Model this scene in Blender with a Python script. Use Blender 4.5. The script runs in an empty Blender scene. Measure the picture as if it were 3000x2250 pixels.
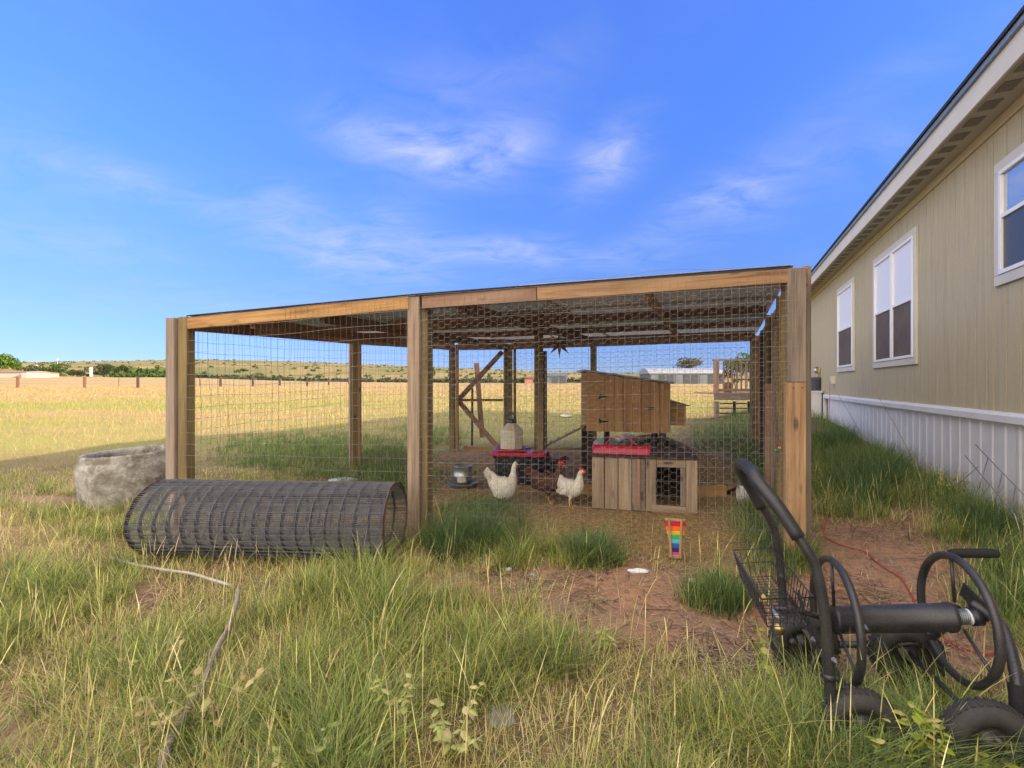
import bpy, bmesh, math, random
import numpy as np
from mathutils import Vector, Matrix
random.seed(7); RNG = np.random.default_rng(11)
S = bpy.context.scene
COL = S.collection
# ------------------------------------------------------------------ camera
F, EYE = 1350.0, 1.2
cd = bpy.data.cameras.new('camera'); cam = bpy.data.objects.new('camera', cd); COL.objects.link(cam)
cam.location = (0, 0, EYE); cam.rotation_euler = (math.radians(90), 0, 0)
cd.sensor_width = 36; cd.lens = 36*F/3000; cd.clip_start = .05; cd.clip_end = 6000
S.camera = cam
# ------------------------------------------------------------------ light
SUN_DIR = Vector((.911, -.412, 0)).normalized(); SUN_EL = math.radians(17.5)
SUN_ROT = math.atan2(SUN_DIR.x, SUN_DIR.y)
sl = bpy.data.lights.new('sun', 'SUN'); sun = bpy.data.objects.new('sun', sl); COL.objects.link(sun)
sl.energy = 2.0; sl.angle = math.radians(.5); sl.color = (1, .80, .56)
d = Vector((SUN_DIR.x*math.cos(SUN_EL), SUN_DIR.y*math.cos(SUN_EL), math.sin(SUN_EL)))
sun.rotation_euler = d.to_track_quat('Z', 'Y').to_euler()
S.view_settings.view_transform = 'Standard'; S.view_settings.look = 'None'
S.view_settings.gamma = 1; S.view_settings.exposure = 2.75
S.view_settings.use_curve_mapping = False

class NT:
    """small helper round a node tree"""
    def __init__(s, tree): s.t = tree; s.n = tree.nodes; s.l = tree.links; s.n.clear()
    def a(s, typ, inp=None, **kw):
        nd = s.n.new(typ)
        for k, v in kw.items(): setattr(nd, k, v)
        for k, v in (inp or {}).items(): s.set(nd, k, v)
        return nd
    def set(s, nd, k, v):
        sk = nd.inputs[k]
        if isinstance(v, bpy.types.NodeSocket): s.l.new(v, sk)
        elif isinstance(v, bpy.types.Node): s.l.new(v.outputs[0], sk)
        else:
            if sk.type == 'RGBA' and len(v) == 3: v = (*v, 1)
            sk.default_value = v
    def math(s, op, a, b=0.0, c=None, clamp=False):
        nd = s.n.new('ShaderNodeMath'); nd.operation = op; nd.use_clamp = clamp
        s.set(nd, 0, a); s.set(nd, 1, b)
        if c is not None: s.set(nd, 2, c)
        return nd.outputs[0]
    def vm(s, op, a, b=None):
        nd = s.n.new('ShaderNodeVectorMath'); nd.operation = op
        s.set(nd, 0, a)
        if b is not None: s.set(nd, 1, b)
        return nd.outputs['Value'] if op in ('DOT_PRODUCT', 'LENGTH', 'DISTANCE') else nd.outputs[0]
    def mix(s, f, a, b, mode='MIX'):
        nd = s.n.new('ShaderNodeMix'); nd.data_type = 'RGBA'; nd.blend_type = mode
        s.set(nd, 0, f); s.set(nd, 6, a); s.set(nd, 7, b)
        return nd.outputs[2]
    def ramp(s, f, stops):
        nd = s.n.new('ShaderNodeValToRGB'); s.set(nd, 0, f)
        e = nd.color_ramp.elements
        while len(e) < len(stops): e.new(.5)
        for q, (p, c) in zip(e, stops):
            q.position = p; q.color = (c, c, c, 1) if isinstance(c, (int, float)) else (*c, 1)
        return nd.outputs[0]
    def noise(s, vec, scale, detail=4, rough=.55, dist=0):
        return s.a('ShaderNodeTexNoise', {'Vector': vec, 'Scale': scale, 'Detail': detail, 'Roughness': rough, 'Distortion': dist}).outputs[0]

# ------------------------------------------------------------------ sky
FILL_VEIL = (4.5, 4.0, 3.35)
w = bpy.data.worlds.new('World'); S.world = w; w.use_nodes = True
n = NT(w.node_tree)
sky = n.a('ShaderNodeTexSky', sky_type='NISHITA', sun_disc=False, sun_elevation=SUN_EL, sun_rotation=SUN_ROT,
          altitude=1000, air_density=1.0, dust_density=.35, ozone_density=3.0)
tc = n.a('ShaderNodeTexCoord')
dirv = n.vm('NORMALIZE', tc.outputs['Generated'])
sep = n.a('ShaderNodeSeparateXYZ', {0: dirv})
el = sep.outputs['Z']
# flat cloud layer seen in perspective
inv = n.math('DIVIDE', 1.0, n.math('MAXIMUM', n.math('ADD', el, .10), .05))
plane = n.a('ShaderNodeCombineXYZ', {0: n.math('MULTIPLY', sep.outputs['X'], inv), 1: n.math('MULTIPLY', sep.outputs['Y'], inv), 2: 0.0})
warp = n.noise(n.vm('MULTIPLY', plane, (1.0, .8, 1)), 1.3, 5, .55, .3)
wisp = n.noise(n.vm('MULTIPLY', plane, (1.4, 2.2, 1)), 2.3, 7, .62, .8)
def blob(px, py, sx, sy, amp, rot=0.0):
    c = Vector(((px-1500)/F, 1, -(py-1125)/F)).normalized()
    right = Vector((c.y, -c.x, 0)).normalized(); up = right.cross(c).normalized()
    r2 = right*math.cos(rot)+up*math.sin(rot); u2 = up*math.cos(rot)-right*math.sin(rot)
    k = c.dot(Vector((0, 1, 0)))
    a = n.math('MULTIPLY', n.vm('DOT_PRODUCT', dirv, tuple(r2)), F/sx/k)
    b = n.math('MULTIPLY', n.vm('DOT_PRODUCT', dirv, tuple(u2)), F/sy/k)
    q = n.math('ADD', n.math('MULTIPLY', a, a), n.math('MULTIPLY', b, b))
    g = n.math('MULTIPLY', n.math('EXPONENT', n.math('MULTIPLY', q, -1.0)), amp)
    return n.math('MULTIPLY', g, n.math('GREATER_THAN', n.vm('DOT_PRODUCT', dirv, tuple(c)), 0.0))
blobs = None
for b in ((1270, 450, 190, 65, 1.0, -.1), (1460, 420, 140, 60, .75, .15), (1780, 470, 120, 70, .95, .6), (1080, 400, 140, 60, .5, -.1),
          (1050, 750, 230, 65, .75, -.12), (1480, 735, 230, 42, .7, -.05), (830, 600, 110, 60, .55, .0), (1160, 640, 110, 55, .4, -.2),
          (2060, 600, 160, 60, .45, .35), (2420, 480, 220, 55, .32, .15), (400, 540, 320, 60, .42, -.1), (2200, 590, 90, 50, .45, 0),
          (150, 700, 300, 70, .3, 0), (750, 900, 420, 50, .25, 0), (1850, 740, 120, 45, .3, .1), (1350, 240, 300, 80, .25, .2), (2500, 300, 300, 70, .22, .3)):
    g = blob(*b); blobs = g if blobs is None else n.math('ADD', blobs, g)
soft = n.ramp(wisp, [(.30, .0), (.72, 1.0)])
gen = n.math('MULTIPLY', n.ramp(warp, [(.45, 0.0), (.8, 1.0)]), .22)
mask = n.math('ADD', n.math('MULTIPLY', blobs, n.math('ADD', n.math('MULTIPLY', soft, 1.1), .05)), n.math('MULTIPLY', gen, soft))
mask = n.math('MULTIPLY', mask, n.ramp(el, [(.0, 0.0), (.12, 1.0)]), clamp=True)
mask = n.math('MINIMUM', n.math('MULTIPLY', mask, .72), .8)
ky = .13*2**2.75
def stops3(st):
    nd = n.n.new('ShaderNodeValToRGB'); n.set(nd, 0, el); e = nd.color_ramp.elements
    while len(e) < len(st): e.new(.5)
    for q, (p, c) in zip(e, st): q.position = p; q.color = (c[0]/ky, c[1]/ky, c[2]/ky, 1)
    return nd.outputs[0]
# grade of the clear sky: deeper blue, calmer horizon
tint = stops3([(.0, (.088, .110, .205)), (.05, (.088, .104, .192)), (.16, (.115, .130, .203)), (.29, (.140, .175, .29)), (.47, (.165, .225, .40)), (.64, (.195, .26, .48)), (.95, (.30, .36, .54))])
skyc = n.mix(1.0, sky.outputs[0], tint, 'MULTIPLY')
skyc = n.mix(mask, skyc, (.82, .87, 1.08))
# bright warm overcast added out of view, overhead and behind, to fill the shade
fill_veil = n.a('ShaderNodeMapRange', {'Value': sep.outputs['Y'], 'From Min': .56, 'From Max': -.45, 'To Min': 0.0, 'To Max': 1.0}, interpolation_type='SMOOTHSTEP').outputs[0]
fill_veil = n.math('MULTIPLY', fill_veil, n.ramp(wisp, [(.25, .72), (.7, 1.0)]), clamp=True)
skyc = n.mix(fill_veil, skyc, FILL_VEIL)
bg = n.a('ShaderNodeBackground', {'Color': skyc, 'Strength': .13})
n.l.new(bg.outputs[0], n.a('ShaderNodeOutputWorld').inputs[0])
w.cycles.sampling_method = 'MANUAL'; w.cycles.sample_map_resolution = 1024

# ------------------------------------------------------------------ terrain function
def smooth(a, b, x):
    t = np.clip((x-a)/(b-a), 0, 1); return t*t*(3-2*t)
def vnoise(x, y, seed=0):
    xi = np.floor(x).astype(np.int64); yi = np.floor(y).astype(np.int64); fx = x-xi; fy = y-yi
    def h(i, j):
        k = (i*374761393 + j*668265263 + seed*1442695041) & 0xffffffff
        k = ((k ^ (k >> 13))*1274126177) & 0xffffffff
        return ((k ^ (k >> 16)) & 0xffff)/65535.0
    u = fx*fx*(3-2*fx); v = fy*fy*(3-2*fy)
    return (h(xi, yi)*(1-u)+h(xi+1, yi)*u)*(1-v)+(h(xi, yi+1)*(1-u)+h(xi+1, yi+1)*u)*v
def fbm(x, y, sc, oct=4, seed=0):
    s = 0; a = 1; t = 0
    for o in range(oct):
        s = s+a*vnoise(x*sc+17*o, y*sc-9*o, seed+o); t += a; a *= .5; sc *= 2.03
    return s/t
WX0, WSL = 2.373, .452
def wall_d(X, Y): return (WX0+WSL*Y-X)*.911
SKY_PX = [(-9000, 1082), (-2500, 1080), (0, 1070), (300, 1064), (600, 1060), (900, 1066), (1250, 1079), (1550, 1091), (1800, 1096), (2400, 1099), (9000, 1095)]
def terrain(X, Y):
    X = np.asarray(X, float); Y = np.asarray(Y, float)
    Ys = np.maximum(Y, 1.0); r = 1500+F*X/Ys
    far = np.where(Y > 6, .0145*(np.minimum(Y, 60)-6), 0)
    zedge = 1.2+np.interp(r, [-500, 480, 900, 1300], [21, 20, 7, 3])/F*150
    mid = .783+(zedge-.783)*smooth(60, 150, Y)
    far = np.where(Y > 60, mid, far)
    crest = 1.2+(1125-np.interp(r, [p[0] for p in SKY_PX], [p[1] for p in SKY_PX]))/F*900
    far = np.where(Y > 150, zedge+(crest-zedge)*smooth(150, 900, Y)**.8+3.0*(fbm(X, Y, .006, 4, 5)-.5)*smooth(160, 400, Y), far)
    dd = wall_d(X, Y)
    hh = np.clip(.10+.040*(Y-3.6), .03, .42)
    wdt = np.clip(1.1+.16*Y, 1.2, 3.0)
    near = hh*smooth(0, 1, (wdt-dd)/(wdt-.15))*(1-smooth(20, 45, Y))
    mound = .42*np.exp(-(((X-2.1)/.75)**2+((Y-7.0)/.5)**2))
    b = (.05*(fbm(X, Y, .9, 3, 1)-.5)+.02*(fbm(X, Y, 5, 3, 2)-.5))*np.where(Y < 40, 1, 2)
    return far+near+mound+b
def gz(x, y): return float(terrain(x, y))
_T = .5*1.004**np.arange(1680)
def gp(px, py):
    """ground point seen in the given direction"""
    x = (px-1500)/F*_T; z = EYE-(py-1125)/F*_T
    m = np.nonzero(z < terrain(x, _T))[0]; i = int(m[0]) if len(m) else len(_T)-1
    return Vector((float(x[i]), float(_T[i]), float(z[i])))
def pz(px, py, Z): return Vector(((px-1500)/F*Z, Z, EYE-(py-1125)/F*Z))
def ph(px, py, h):
    Z = (EYE-h)*F/(py-1125); return Vector(((px-1500)/F*Z, Z, h))

# ------------------------------------------------------------------ materials
def mat(name):
    m = bpy.data.materials.new(name); m.use_nodes = True; return m, NT(m.node_tree)
def fin(k, sh): k.l.new(sh if isinstance(sh, bpy.types.NodeSocket) else sh.outputs[0], k.a('ShaderNodeOutputMaterial').inputs[0])
def objco(k):
    tc = k.a('ShaderNodeTexCoord'); oi = k.a('ShaderNodeObjectInfo')
    off = k.math('MULTIPLY', oi.outputs['Random'], 37.0)
    return k.vm('ADD', tc.outputs['Object'], k.a('ShaderNodeCombineXYZ', {0: off, 1: off, 2: off})), oi.outputs['Random']
def bump(k, h, st=.3, dist=.01): return k.a('ShaderNodeBump', {'Height': h, 'Strength': st, 'Distance': dist}).outputs[0]
def wood(name, c1, c2, c3=None, rough=.8, grain=1.0, knots=True, var=.25):
    """grain runs along local X"""
    m, k = mat(name); co, rnd = objco(k)
    g1 = k.noise(k.vm('MULTIPLY', co, (1.2, 26*grain, 26*grain)), 1.0, 6, .6, 1.2)
    g2 = k.noise(k.vm('MULTIPLY', co, (.7, 5, 5)), 1.3, 4, .5, .6)
    g3 = k.noise(k.vm('MULTIPLY', co, (3, 110, 110)), 1.0, 3, .6)
    c = k.mix(k.ramp(g1, [(.36, 0.0), (.66, 1.0)]), c1, c2)
    c = k.mix(k.ramp(g2, [(.42, 0.0), (.7, 1.0)]), c, c3 or c2)
    c = k.mix(k.math('MULTIPLY', k.ramp(g3, [(.5, 0.0), (.75, 1.0)]), .45), c, tuple(x*.45 for x in c2))
    if knots:
        v = k.a('ShaderNodeTexVoronoi', {'Vector': k.vm('MULTIPLY', co, (2.6, 8, 8)), 'Scale': 1.0}, feature='F1')
        c = k.mix(k.ramp(v.outputs[0], [(.07, .85), (.16, 0.0)]), c, tuple(x*.3 for x in c2))
    c = k.mix(1.0, c, k.ramp(rnd, [(0, 1-var), (1, 1.0)]), 'MULTIPLY')
    p = k.a('ShaderNodeBsdfPrincipled', {'Base Color': c, 'Roughness': rough, 'Normal': bump(k, k.math('ADD', g1, k.math('MULTIPLY', g3, .6)), .5, .004)})
    fin(k, p); return m
def plain(name, c, rough=.5, metal=0.0, nscale=8, amt=.25, bst=.15, c2=None, bsc=60, coat=0.0, spec=.5):
    m, k = mat(name); co, rnd = objco(k)
    g = k.noise(co, nscale, 5, .6); f = k.noise(co, bsc, 4, .6)
    cc = k.mix(k.ramp(g, [(.35, 0.0), (.7, 1.0)]), c, c2 or tuple(x*(1-amt) for x in c))
    p = k.a('ShaderNodeBsdfPrincipled', {'Base Color': cc, 'Roughness': k.math('ADD', k.math('MULTIPLY', f, .2), rough-.1), 'Metallic': metal,
         'Normal': bump(k, f, bst, .003), 'Coat Weight': coat, 'Specular IOR Level': spec})
    fin(k, p); return m
def leafmat(name, trans=.35, gain=1.0):
    m, k = mat(name)
    at = k.a('ShaderNodeAttribute', attribute_name='Col').outputs[0]
    if gain != 1.0: at = k.mix(1.0, at, (gain, gain, gain), 'MULTIPLY')
    dn = k.a('ShaderNodeBsdfDiffuse', {'Color': at}); tr = k.a('ShaderNodeBsdfTranslucent', {'Color': at})
    mx = k.a('ShaderNodeMixShader', {0: trans, 1: dn.outputs[0], 2: tr.outputs[0]})
    fin(k, mx); return m

M = {}
M['grey_wood'] = wood('weathered grey wood', (.31, .245, .19), (.15, .11, .085), (.38, .29, .22))
M['pale_wood'] = wood('sun bleached wood', (.37, .265, .185), (.15, .10, .07), (.45, .33, .24))
M['olive_wood'] = wood('treated olive wood', (.27, .195, .08), (.13, .09, .04), (.33, .24, .10))
M['orange_wood'] = wood('treated orange wood', (.46, .24, .08), (.20, .095, .035), (.54, .32, .12))
M['fresh_wood'] = wood('fresh pine wood', (.48, .28, .14), (.20, .105, .05), (.58, .37, .19))
M['brown_wood'] = wood('brown roof timber', (.40, .22, .11), (.24, .125, .065), (.36, .20, .12))
M['dark_wood'] = wood('dark stained wood', (.075, .038, .033), (.045, .023, .02), None)
M['rafter_wood'] = wood('dark brown rafter wood', (.22, .12, .07), (.13, .07, .045), (.27, .16, .10))
M['pallet_wood'] = wood('pallet wood', (.40, .30, .205), (.20, .135, .09), (.47, .35, .23), var=.4)
M['red_wood'] = wood('reddish weathered wood', (.36, .21, .135), (.17, .09, .06), (.42, .28, .19))
M['ply'] = wood('plywood coop panel', (.52, .29, .11), (.36, .18, .065), (.58, .34, .14), knots=False, grain=.6, var=.12)
M['tan_ply'] = wood('tan roof plywood', (.62, .46, .30), (.50, .36, .23), None, knots=False)
M['wire'] = plain('galvanised wire', (.25, .24, .25), .5, .15, amt=.3)
M['old_wire'] = plain('weathered wire', (.21, .215, .25), .45, .3, c2=(.13, .13, .15), nscale=30)
M['steel'] = plain('galvanised steel', (.42, .45, .47), .38, .75, nscale=14, amt=.4)
M['black_paint'] = plain('black powder coat', (.020, .021, .025), .28, 0, nscale=9, amt=.3, bst=.35, bsc=420, c2=(.046, .042, .040))
M['black_plastic'] = plain('black plastic', (.016, .017, .026), .4, 0, amt=.2)
M['foam'] = plain('black foam', (.010, .010, .011), .85, 0, bst=.5, bsc=300)
M['rubber'] = plain('tyre rubber', (.026, .026, .027), .75, 0, nscale=25, c2=(.05, .045, .04), bst=.6, bsc=160)
M['red_plastic'] = plain('red plastic', (.52, .010, .055), .32, 0, nscale=5, amt=.2)
M['red_cord'] = plain('red cord', (.42, .045, .03), .5)
M['brass'] = plain('brass', (.55, .42, .22), .35, .9)
M['white_vinyl'] = plain('white vinyl', (.78, .77, .76), .42, 0, amt=.05)
M['cream'] = plain('cream painted trim', (.60, .56, .47), .55, 0, nscale=3, amt=.10, bst=.3, bsc=90)
M['shingle'] = plain('asphalt shingle', (.03, .028, .03), .9, 0, nscale=60, amt=.5, bst=.6)
M['drip'] = plain('blue grey drip edge', (.20, .26, .31), .4, .2)
M['vent'] = plain('soffit vent mesh', (.26, .22, .165), .8, 0, nscale=120, amt=.5, bst=.7, bsc=500)
M['soffit'] = plain('soffit board', (.44, .40, .30), .7, 0, nscale=2, amt=.12, bst=.25, bsc=150)
M['screen'] = plain('window screen', (.15, .12, .105), .8, 0, nscale=3, amt=.3, spec=.15)
M['dark_glass'] = plain('dark glass', (.02, .022, .028), .05, 0, amt=.1, bst=0)
M['jug'] = plain('milky jug plastic', (.60, .56, .45), .4, 0, nscale=7, c2=(.50, .44, .32), bst=.1)
M['white_cloth'] = plain('white sack', (.70, .70, .70), .6, 0, nscale=5, c2=(.5, .55, .58), bst=.5, bsc=25)
M['teal_cloth'] = plain('teal and white sack', (.62, .68, .66), .6, 0, nscale=9, c2=(.13, .33, .30), bst=.5, bsc=25)
M['blue'] = plain('blue plastic', (.03, .05, .25), .5)
M['clod'] = plain('pale soil clod', (.36, .25, .18), .9, 0, nscale=30, amt=.4, bst=.6)
M['stone'] = plain('grey stone', (.30, .29, .26), .85, 0, nscale=9, amt=.3, bst=.7)
M['bark'] = plain('grey bark', (.27, .22, .18), .85, 0, nscale=20, c2=(.17, .13, .11), bst=.9, bsc=80)
M['trunk'] = plain('tree trunk bark', (.14, .11, .08), .9, 0, nscale=20, bst=.9)
M['pipe'] = plain('dull grey pipe', (.45, .43, .38), .5, 0, c2=(.33, .30, .25))
M['rust'] = plain('rusty metal', (.16, .07, .04), .8, .2, nscale=25, c2=(.09, .05, .035))
M['comb'] = plain('red comb skin', (.60, .02, .025), .5, 0)
M['yellow'] = plain('yellow leg skin', (.55, .33, .06), .55, 0)
M['black'] = plain('black eye', (.005, .005, .005), .15)
M['leaf'] = leafmat('leaf', .3)
M['grass'] = leafmat('grass blades', .28)
M['farleaf'] = leafmat('distant foliage', .2, .62)
M['barn_wall'] = plain('blue grey barn steel', (.085, .105, .13), .6, .1, nscale=2)
M['barn_roof'] = plain('pale barn roof', (.24, .255, .29), .45, .1, nscale=1, amt=.1)
M['farwhite'] = plain('far white wall', (.30, .28, .27), .7)
M['farred'] = plain('far red earth roof', (.28, .12, .08), .8)
M['rainbow'] = [plain('key colour', c, .4) for c in ((.62, .01, .04), (.80, .15, .01), (.75, .48, .05), (.05, .45, .12), (.10, .50, .62), (.03, .13, .45), (.05, .02, .16), (.70, .06, .33))]
def feather(name, c, c2):
    m, k = mat(name); co, rnd = objco(k)
    v = k.a('ShaderNodeTexVoronoi', {'Vector': k.vm('MULTIPLY', co, (45, 70, 60)), 'Scale': 1.0}).outputs[0]
    g = k.noise(co, 14, 4, .6)
    cc = k.mix(k.ramp(g, [(.35, 0.0), (.7, 1.0)]), c, c2)
    cc = k.mix(k.math('MULTIPLY', k.ramp(v, [(.2, 0.0), (.7, 1.0)]), .35), cc, tuple(x*.55 for x in c2))
    p = k.a('ShaderNodeBsdfPrincipled', {'Base Color': cc, 'Roughness': .75, 'Normal': bump(k, v, .6, .006)})
    fin(k, p); return m
M['white_feather'] = feather('white feathers', (.72, .68, .60), (.62, .57, .48))
M['brown_feather'] = feather('brown feathers', (.105, .036, .018), (.05, .02, .012))
# house siding
m, k = mat('olive tan siding'); co, rnd = objco(k)
g = k.noise(k.vm('MULTIPLY', co, (1, 14, 14)), 4.0, 5, .65); f = k.noise(k.vm('MULTIPLY', co, (.5, 1, 1)), 190, 3, .7); l = k.noise(co, 1.1, 3, .5)
c = k.mix(k.ramp(g, [(.3, 0.0), (.7, 1.0)]), (.51, .445, .275), (.44, .375, .23))
c = k.mix(k.ramp(l, [(.5, 0.0), (.8, .5)]), c, (.46, .37, .235))
st_ = k.noise(k.vm('MULTIPLY', co, (.9, 22, 22)), 1.0, 4, .6)
c = k.mix(k.math('MULTIPLY', k.ramp(st_, [(.50, 0.0), (.72, 1.0)]), .38), c, (.27, .225, .15))
c = k.mix(k.math('MULTIPLY', k.ramp(f, [(.4, 0.0), (.65, 1.0)]), .28), c, (.20, .17, .11))
fin(k, k.a('ShaderNodeBsdfPrincipled', {'Base Color': c, 'Roughness': .75, 'Normal': bump(k, k.math('ADD', f, g), .5, .004)})); M['siding'] = m
m, k = mat('white skirting vinyl'); co, rnd = objco(k)
g = k.noise(co, 3, 5, .6); f = k.noise(co, 240, 2, .6)
c = k.mix(k.ramp(g, [(.45, 0.0), (.75, .5)]), (.64, .635, .64), (.50, .48, .46))
zp = k.a('ShaderNodeSeparateXYZ', {0: k.a('ShaderNodeNewGeometry').outputs['Position']}).outputs['Z']
c = k.mix(k.math('MULTIPLY', k.ramp(zp, [(.05, .8), (.45, 0.0)]), k.ramp(k.noise(co, 5, 5, .7), [(.4, 0.0), (.6, 1.0)])), c, (.42, .30, .21))
fin(k, k.a('ShaderNodeBsdfPrincipled', {'Base Color': c, 'Roughness': .5, 'Normal': bump(k, f, .35, .002)})); M['skirt'] = m
M['groove'] = plain('shade-toned siding groove', (.20, .165, .11), .85)  # darker backing colour paints shade into the siding grooves
# window glass with pale blind behind
m, k = mat('window glass over white blind')
gl = k.a('ShaderNodeBsdfGlossy', {'Color': (.9, .92, .95), 'Roughness': .02}); df = k.a('ShaderNodeBsdfDiffuse', {'Color': (.80, .78, .76)})
fin(k, k.a('ShaderNodeMixShader', {0: .22, 1: df.outputs[0], 2: gl.outputs[0]})); M['blind_glass'] = m
m, k = mat('window glass mirroring the sky')
gl = k.a('ShaderNodeBsdfGlossy', {'Color': (.85, .9, .95), 'Roughness': .015}); df = k.a('ShaderNodeBsdfDiffuse', {'Color': (.12, .13, .14)})
fin(k, k.a('ShaderNodeMixShader', {0: .62, 1: df.outputs[0], 2: gl.outputs[0]})); M['mirror_glass'] = m
# roof sheets
def sheetmat(name, c, tr=0.0):
    m, k = mat(name); co, rnd = objco(k); g = k.noise(co, 3, 5, .65)
    cc = k.mix(k.ramp(g, [(.4, 0.0), (.7, 1.0)]), c, tuple(x*.6 for x in c))
    p = k.a('ShaderNodeBsdfPrincipled', {'Base Color': cc, 'Roughness': .45, 'Metallic': .25})
    if tr: fin(k, k.a('ShaderNodeMixShader', {0: tr, 1: p.outputs[0], 2: k.a('ShaderNodeBsdfTranslucent', {'Color': (.9, .9, .9)}).outputs[0]}))
    else: fin(k, p)
    return m
M['sheet_green'] = sheetmat('grey green roof sheet', (.46, .52, .46), .14); M['sheet_grey'] = sheetmat('grey roof sheet', (.62, .58, .52), .16)
M['sheet_tan'] = sheetmat('tan weathered roof sheet', (.66, .52, .36), .34)
M['sheet_white'] = sheetmat('white roof sheet', (.75, .72, .64), .3); M['sheet_clear'] = sheetmat('translucent roof sheet', (.6, .62, .6), .3)
M['sheet_red'] = sheetmat('maroon roof sheet', (.34, .12, .11))
# pot
m, k = mat('flaking white painted pot'); co, rnd = objco(k)
g = k.noise(co, 5.5, 6, .68, .4); f = k.noise(co, 45, 5, .7); gg = k.noise(co, 16, 4, .6)
c = k.mix(k.ramp(g, [(.42, 0.0), (.60, 1.0)]), (.36, .34, .30), (.17, .15, .12))
c = k.mix(k.ramp(gg, [(.52, 0.0), (.66, .6)]), c, (.52, .50, .46))
c = k.mix(k.ramp(f, [(.55, 0.0), (.7, .5)]), c, (.16, .13, .10))
fin(k, k.a('ShaderNodeBsdfPrincipled', {'Base Color': c, 'Roughness': .9, 'Normal': bump(k, k.math('ADD', f, k.math('MULTIPLY', g, .8)), .9, .02)})); M['pot'] = m
# ground: attributes bare / green / dry computed from the place's own layout
m, k = mat('ground soil straw and turf')
geo = k.a('ShaderNodeNewGeometry'); P = geo.outputs['Position']
at = k.a('ShaderNodeAttribute', attribute_name='Col'); sp = k.a('ShaderNodeSeparateColor', {0: at.outputs[0]})
n1 = k.noise(P, 2.3, 6, .6); n2 = k.noise(P, 22, 6, .7); n3 = k.noise(P, 90, 4, .7); n4 = k.noise(k.vm('MULTIPLY', P, (60, 14, 30)), 1.0, 5, .7, 1.5)
soil = k.mix(k.ramp(n1, [(.35, 0.0), (.65, 1.0)]), (.43, .225, .135), (.31, .20, .14))
soil = k.mix(k.ramp(n3, [(.5, 0.0), (.7, .6)]), soil, (.48, .31, .21))
soil = k.mix(k.ramp(n2, [(.47, 0.0), (.63, .75)]), soil, (.19, .125, .09))
straw = k.mix(k.ramp(n2, [(.3, 0.0), (.7, 1.0)]), (.44, .30, .14), (.24, .15, .085))
turf = k.mix(k.ramp(n2, [(.3, 0.0), (.7, 1.0)]), (.24, .17, .09), (.08, .06, .035))
L1 = k.noise(k.vm('MULTIPLY', P, (.10, .30, 1)), 1.0, 6, .62); L2 = k.noise(k.vm('MULTIPLY', P, (.5, 1.6, 1)), 1.0, 5, .65)
gold = k.mix(k.ramp(L2, [(.3, 0.0), (.7, 1.0)]), (.33, .24, .12), (.25, .175, .08))
yy = k.a('ShaderNodeSeparateXYZ', {0: P}).outputs['Y']
belt = k.math('MULTIPLY', k.a('ShaderNodeMapRange', {'Value': yy, 'From Min': 34.0, 'From Max': 18.0}).outputs[0], k.ramp(L1, [(.40, .15), (.55, 1.0)]))
gold = k.mix(k.math('MAXIMUM', belt, k.ramp(L1, [(.54, 0.0), (.66, .6)])), gold, (.23, .22, .065))
c = k.mix(sp.outputs[0], turf, soil)
c = k.mix(sp.outputs[1], c, straw)
c = k.mix(sp.outputs[2], c, gold)
hgt = k.math('ADD', n2, k.math('MULTIPLY', n3, .5))
fin(k, k.a('ShaderNodeBsdfPrincipled', {'Base Color': c, 'Roughness': .95, 'Specular IOR Level': .2, 'Normal': bump(k, hgt, .9, .02)})); M['ground'] = m
m, k = mat('dry hills with scrub')
geo = k.a('ShaderNodeNewGeometry'); P = geo.outputs['Position']
a1 = k.noise(k.vm('MULTIPLY', P, (.012, .006, .02)), 1.0, 6, .65); a2 = k.noise(k.vm('MULTIPLY', P, (.08, .03, .05)), 1.0, 5, .7)
c = k.mix(k.ramp(a1, [(.4, 0.0), (.62, 1.0)]), (.24, .18, .08), (.13, .125, .05))
c = k.mix(k.ramp(a2, [(.5, 0.0), (.62, .8)]), c, (.10, .11, .045))
fin(k, k.a('ShaderNodeBsdfPrincipled', {'Base Color': c, 'Roughness': 1.0, 'Specular IOR Level': .1})); M['hills'] = m

# ------------------------------------------------------------------ object helpers
WM = {}
def tag(o, label=None, cat=None, group=None, kind=None):
    if label: o['label'] = label
    if cat: o['category'] = cat
    if group: o['group'] = group
    if kind: o['kind'] = kind
    return o
def thing(name, label, cat, loc=(0, 0, 0), rz=0.0, group=None):
    o = bpy.data.objects.new(name, None); COL.objects.link(o); o.empty_display_size = .1
    o.location = loc; o.rotation_euler = (0, 0, rz)
    WM[o.name] = Matrix.Translation(Vector(loc)) @ Matrix.Rotation(rz, 4, 'Z')
    return tag(o, label, cat, group)
def put(name, me, mw, parent=None, m=None):
    o = bpy.data.objects.new(name, me); COL.objects.link(o)
    if m and not me.materials: me.materials.append(m)
    WM[o.name] = mw.copy()
    if parent:
        o.parent = parent; o.matrix_basis = WM[parent.name].inverted() @ mw
    else: o.matrix_basis = mw
    return o
def mesh(name, V, Fc, m, parent=None, sm=False, frame=None, center=True):
    """mesh from world-space vertices, origin at their centre"""
    V = [Vector(v) for v in V]
    if frame is None:
        c = Vector((0, 0, 0))
        if center:
            lo = Vector([min(v[i] for v in V) for i in range(3)]); hi = Vector([max(v[i] for v in V) for i in range(3)]); c = (lo+hi)/2
        mw = Matrix.Translation(c)
    else: mw = frame
    inv = mw.inverted()
    me = bpy.data.meshes.new(name); me.from_pydata([inv @ v for v in V], [], Fc)
    if sm: me.polygons.foreach_set('use_smooth', [True]*len(me.polygons))
    me.materials.append(m); me.update()
    return put(name, me, mw, parent)
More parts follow.
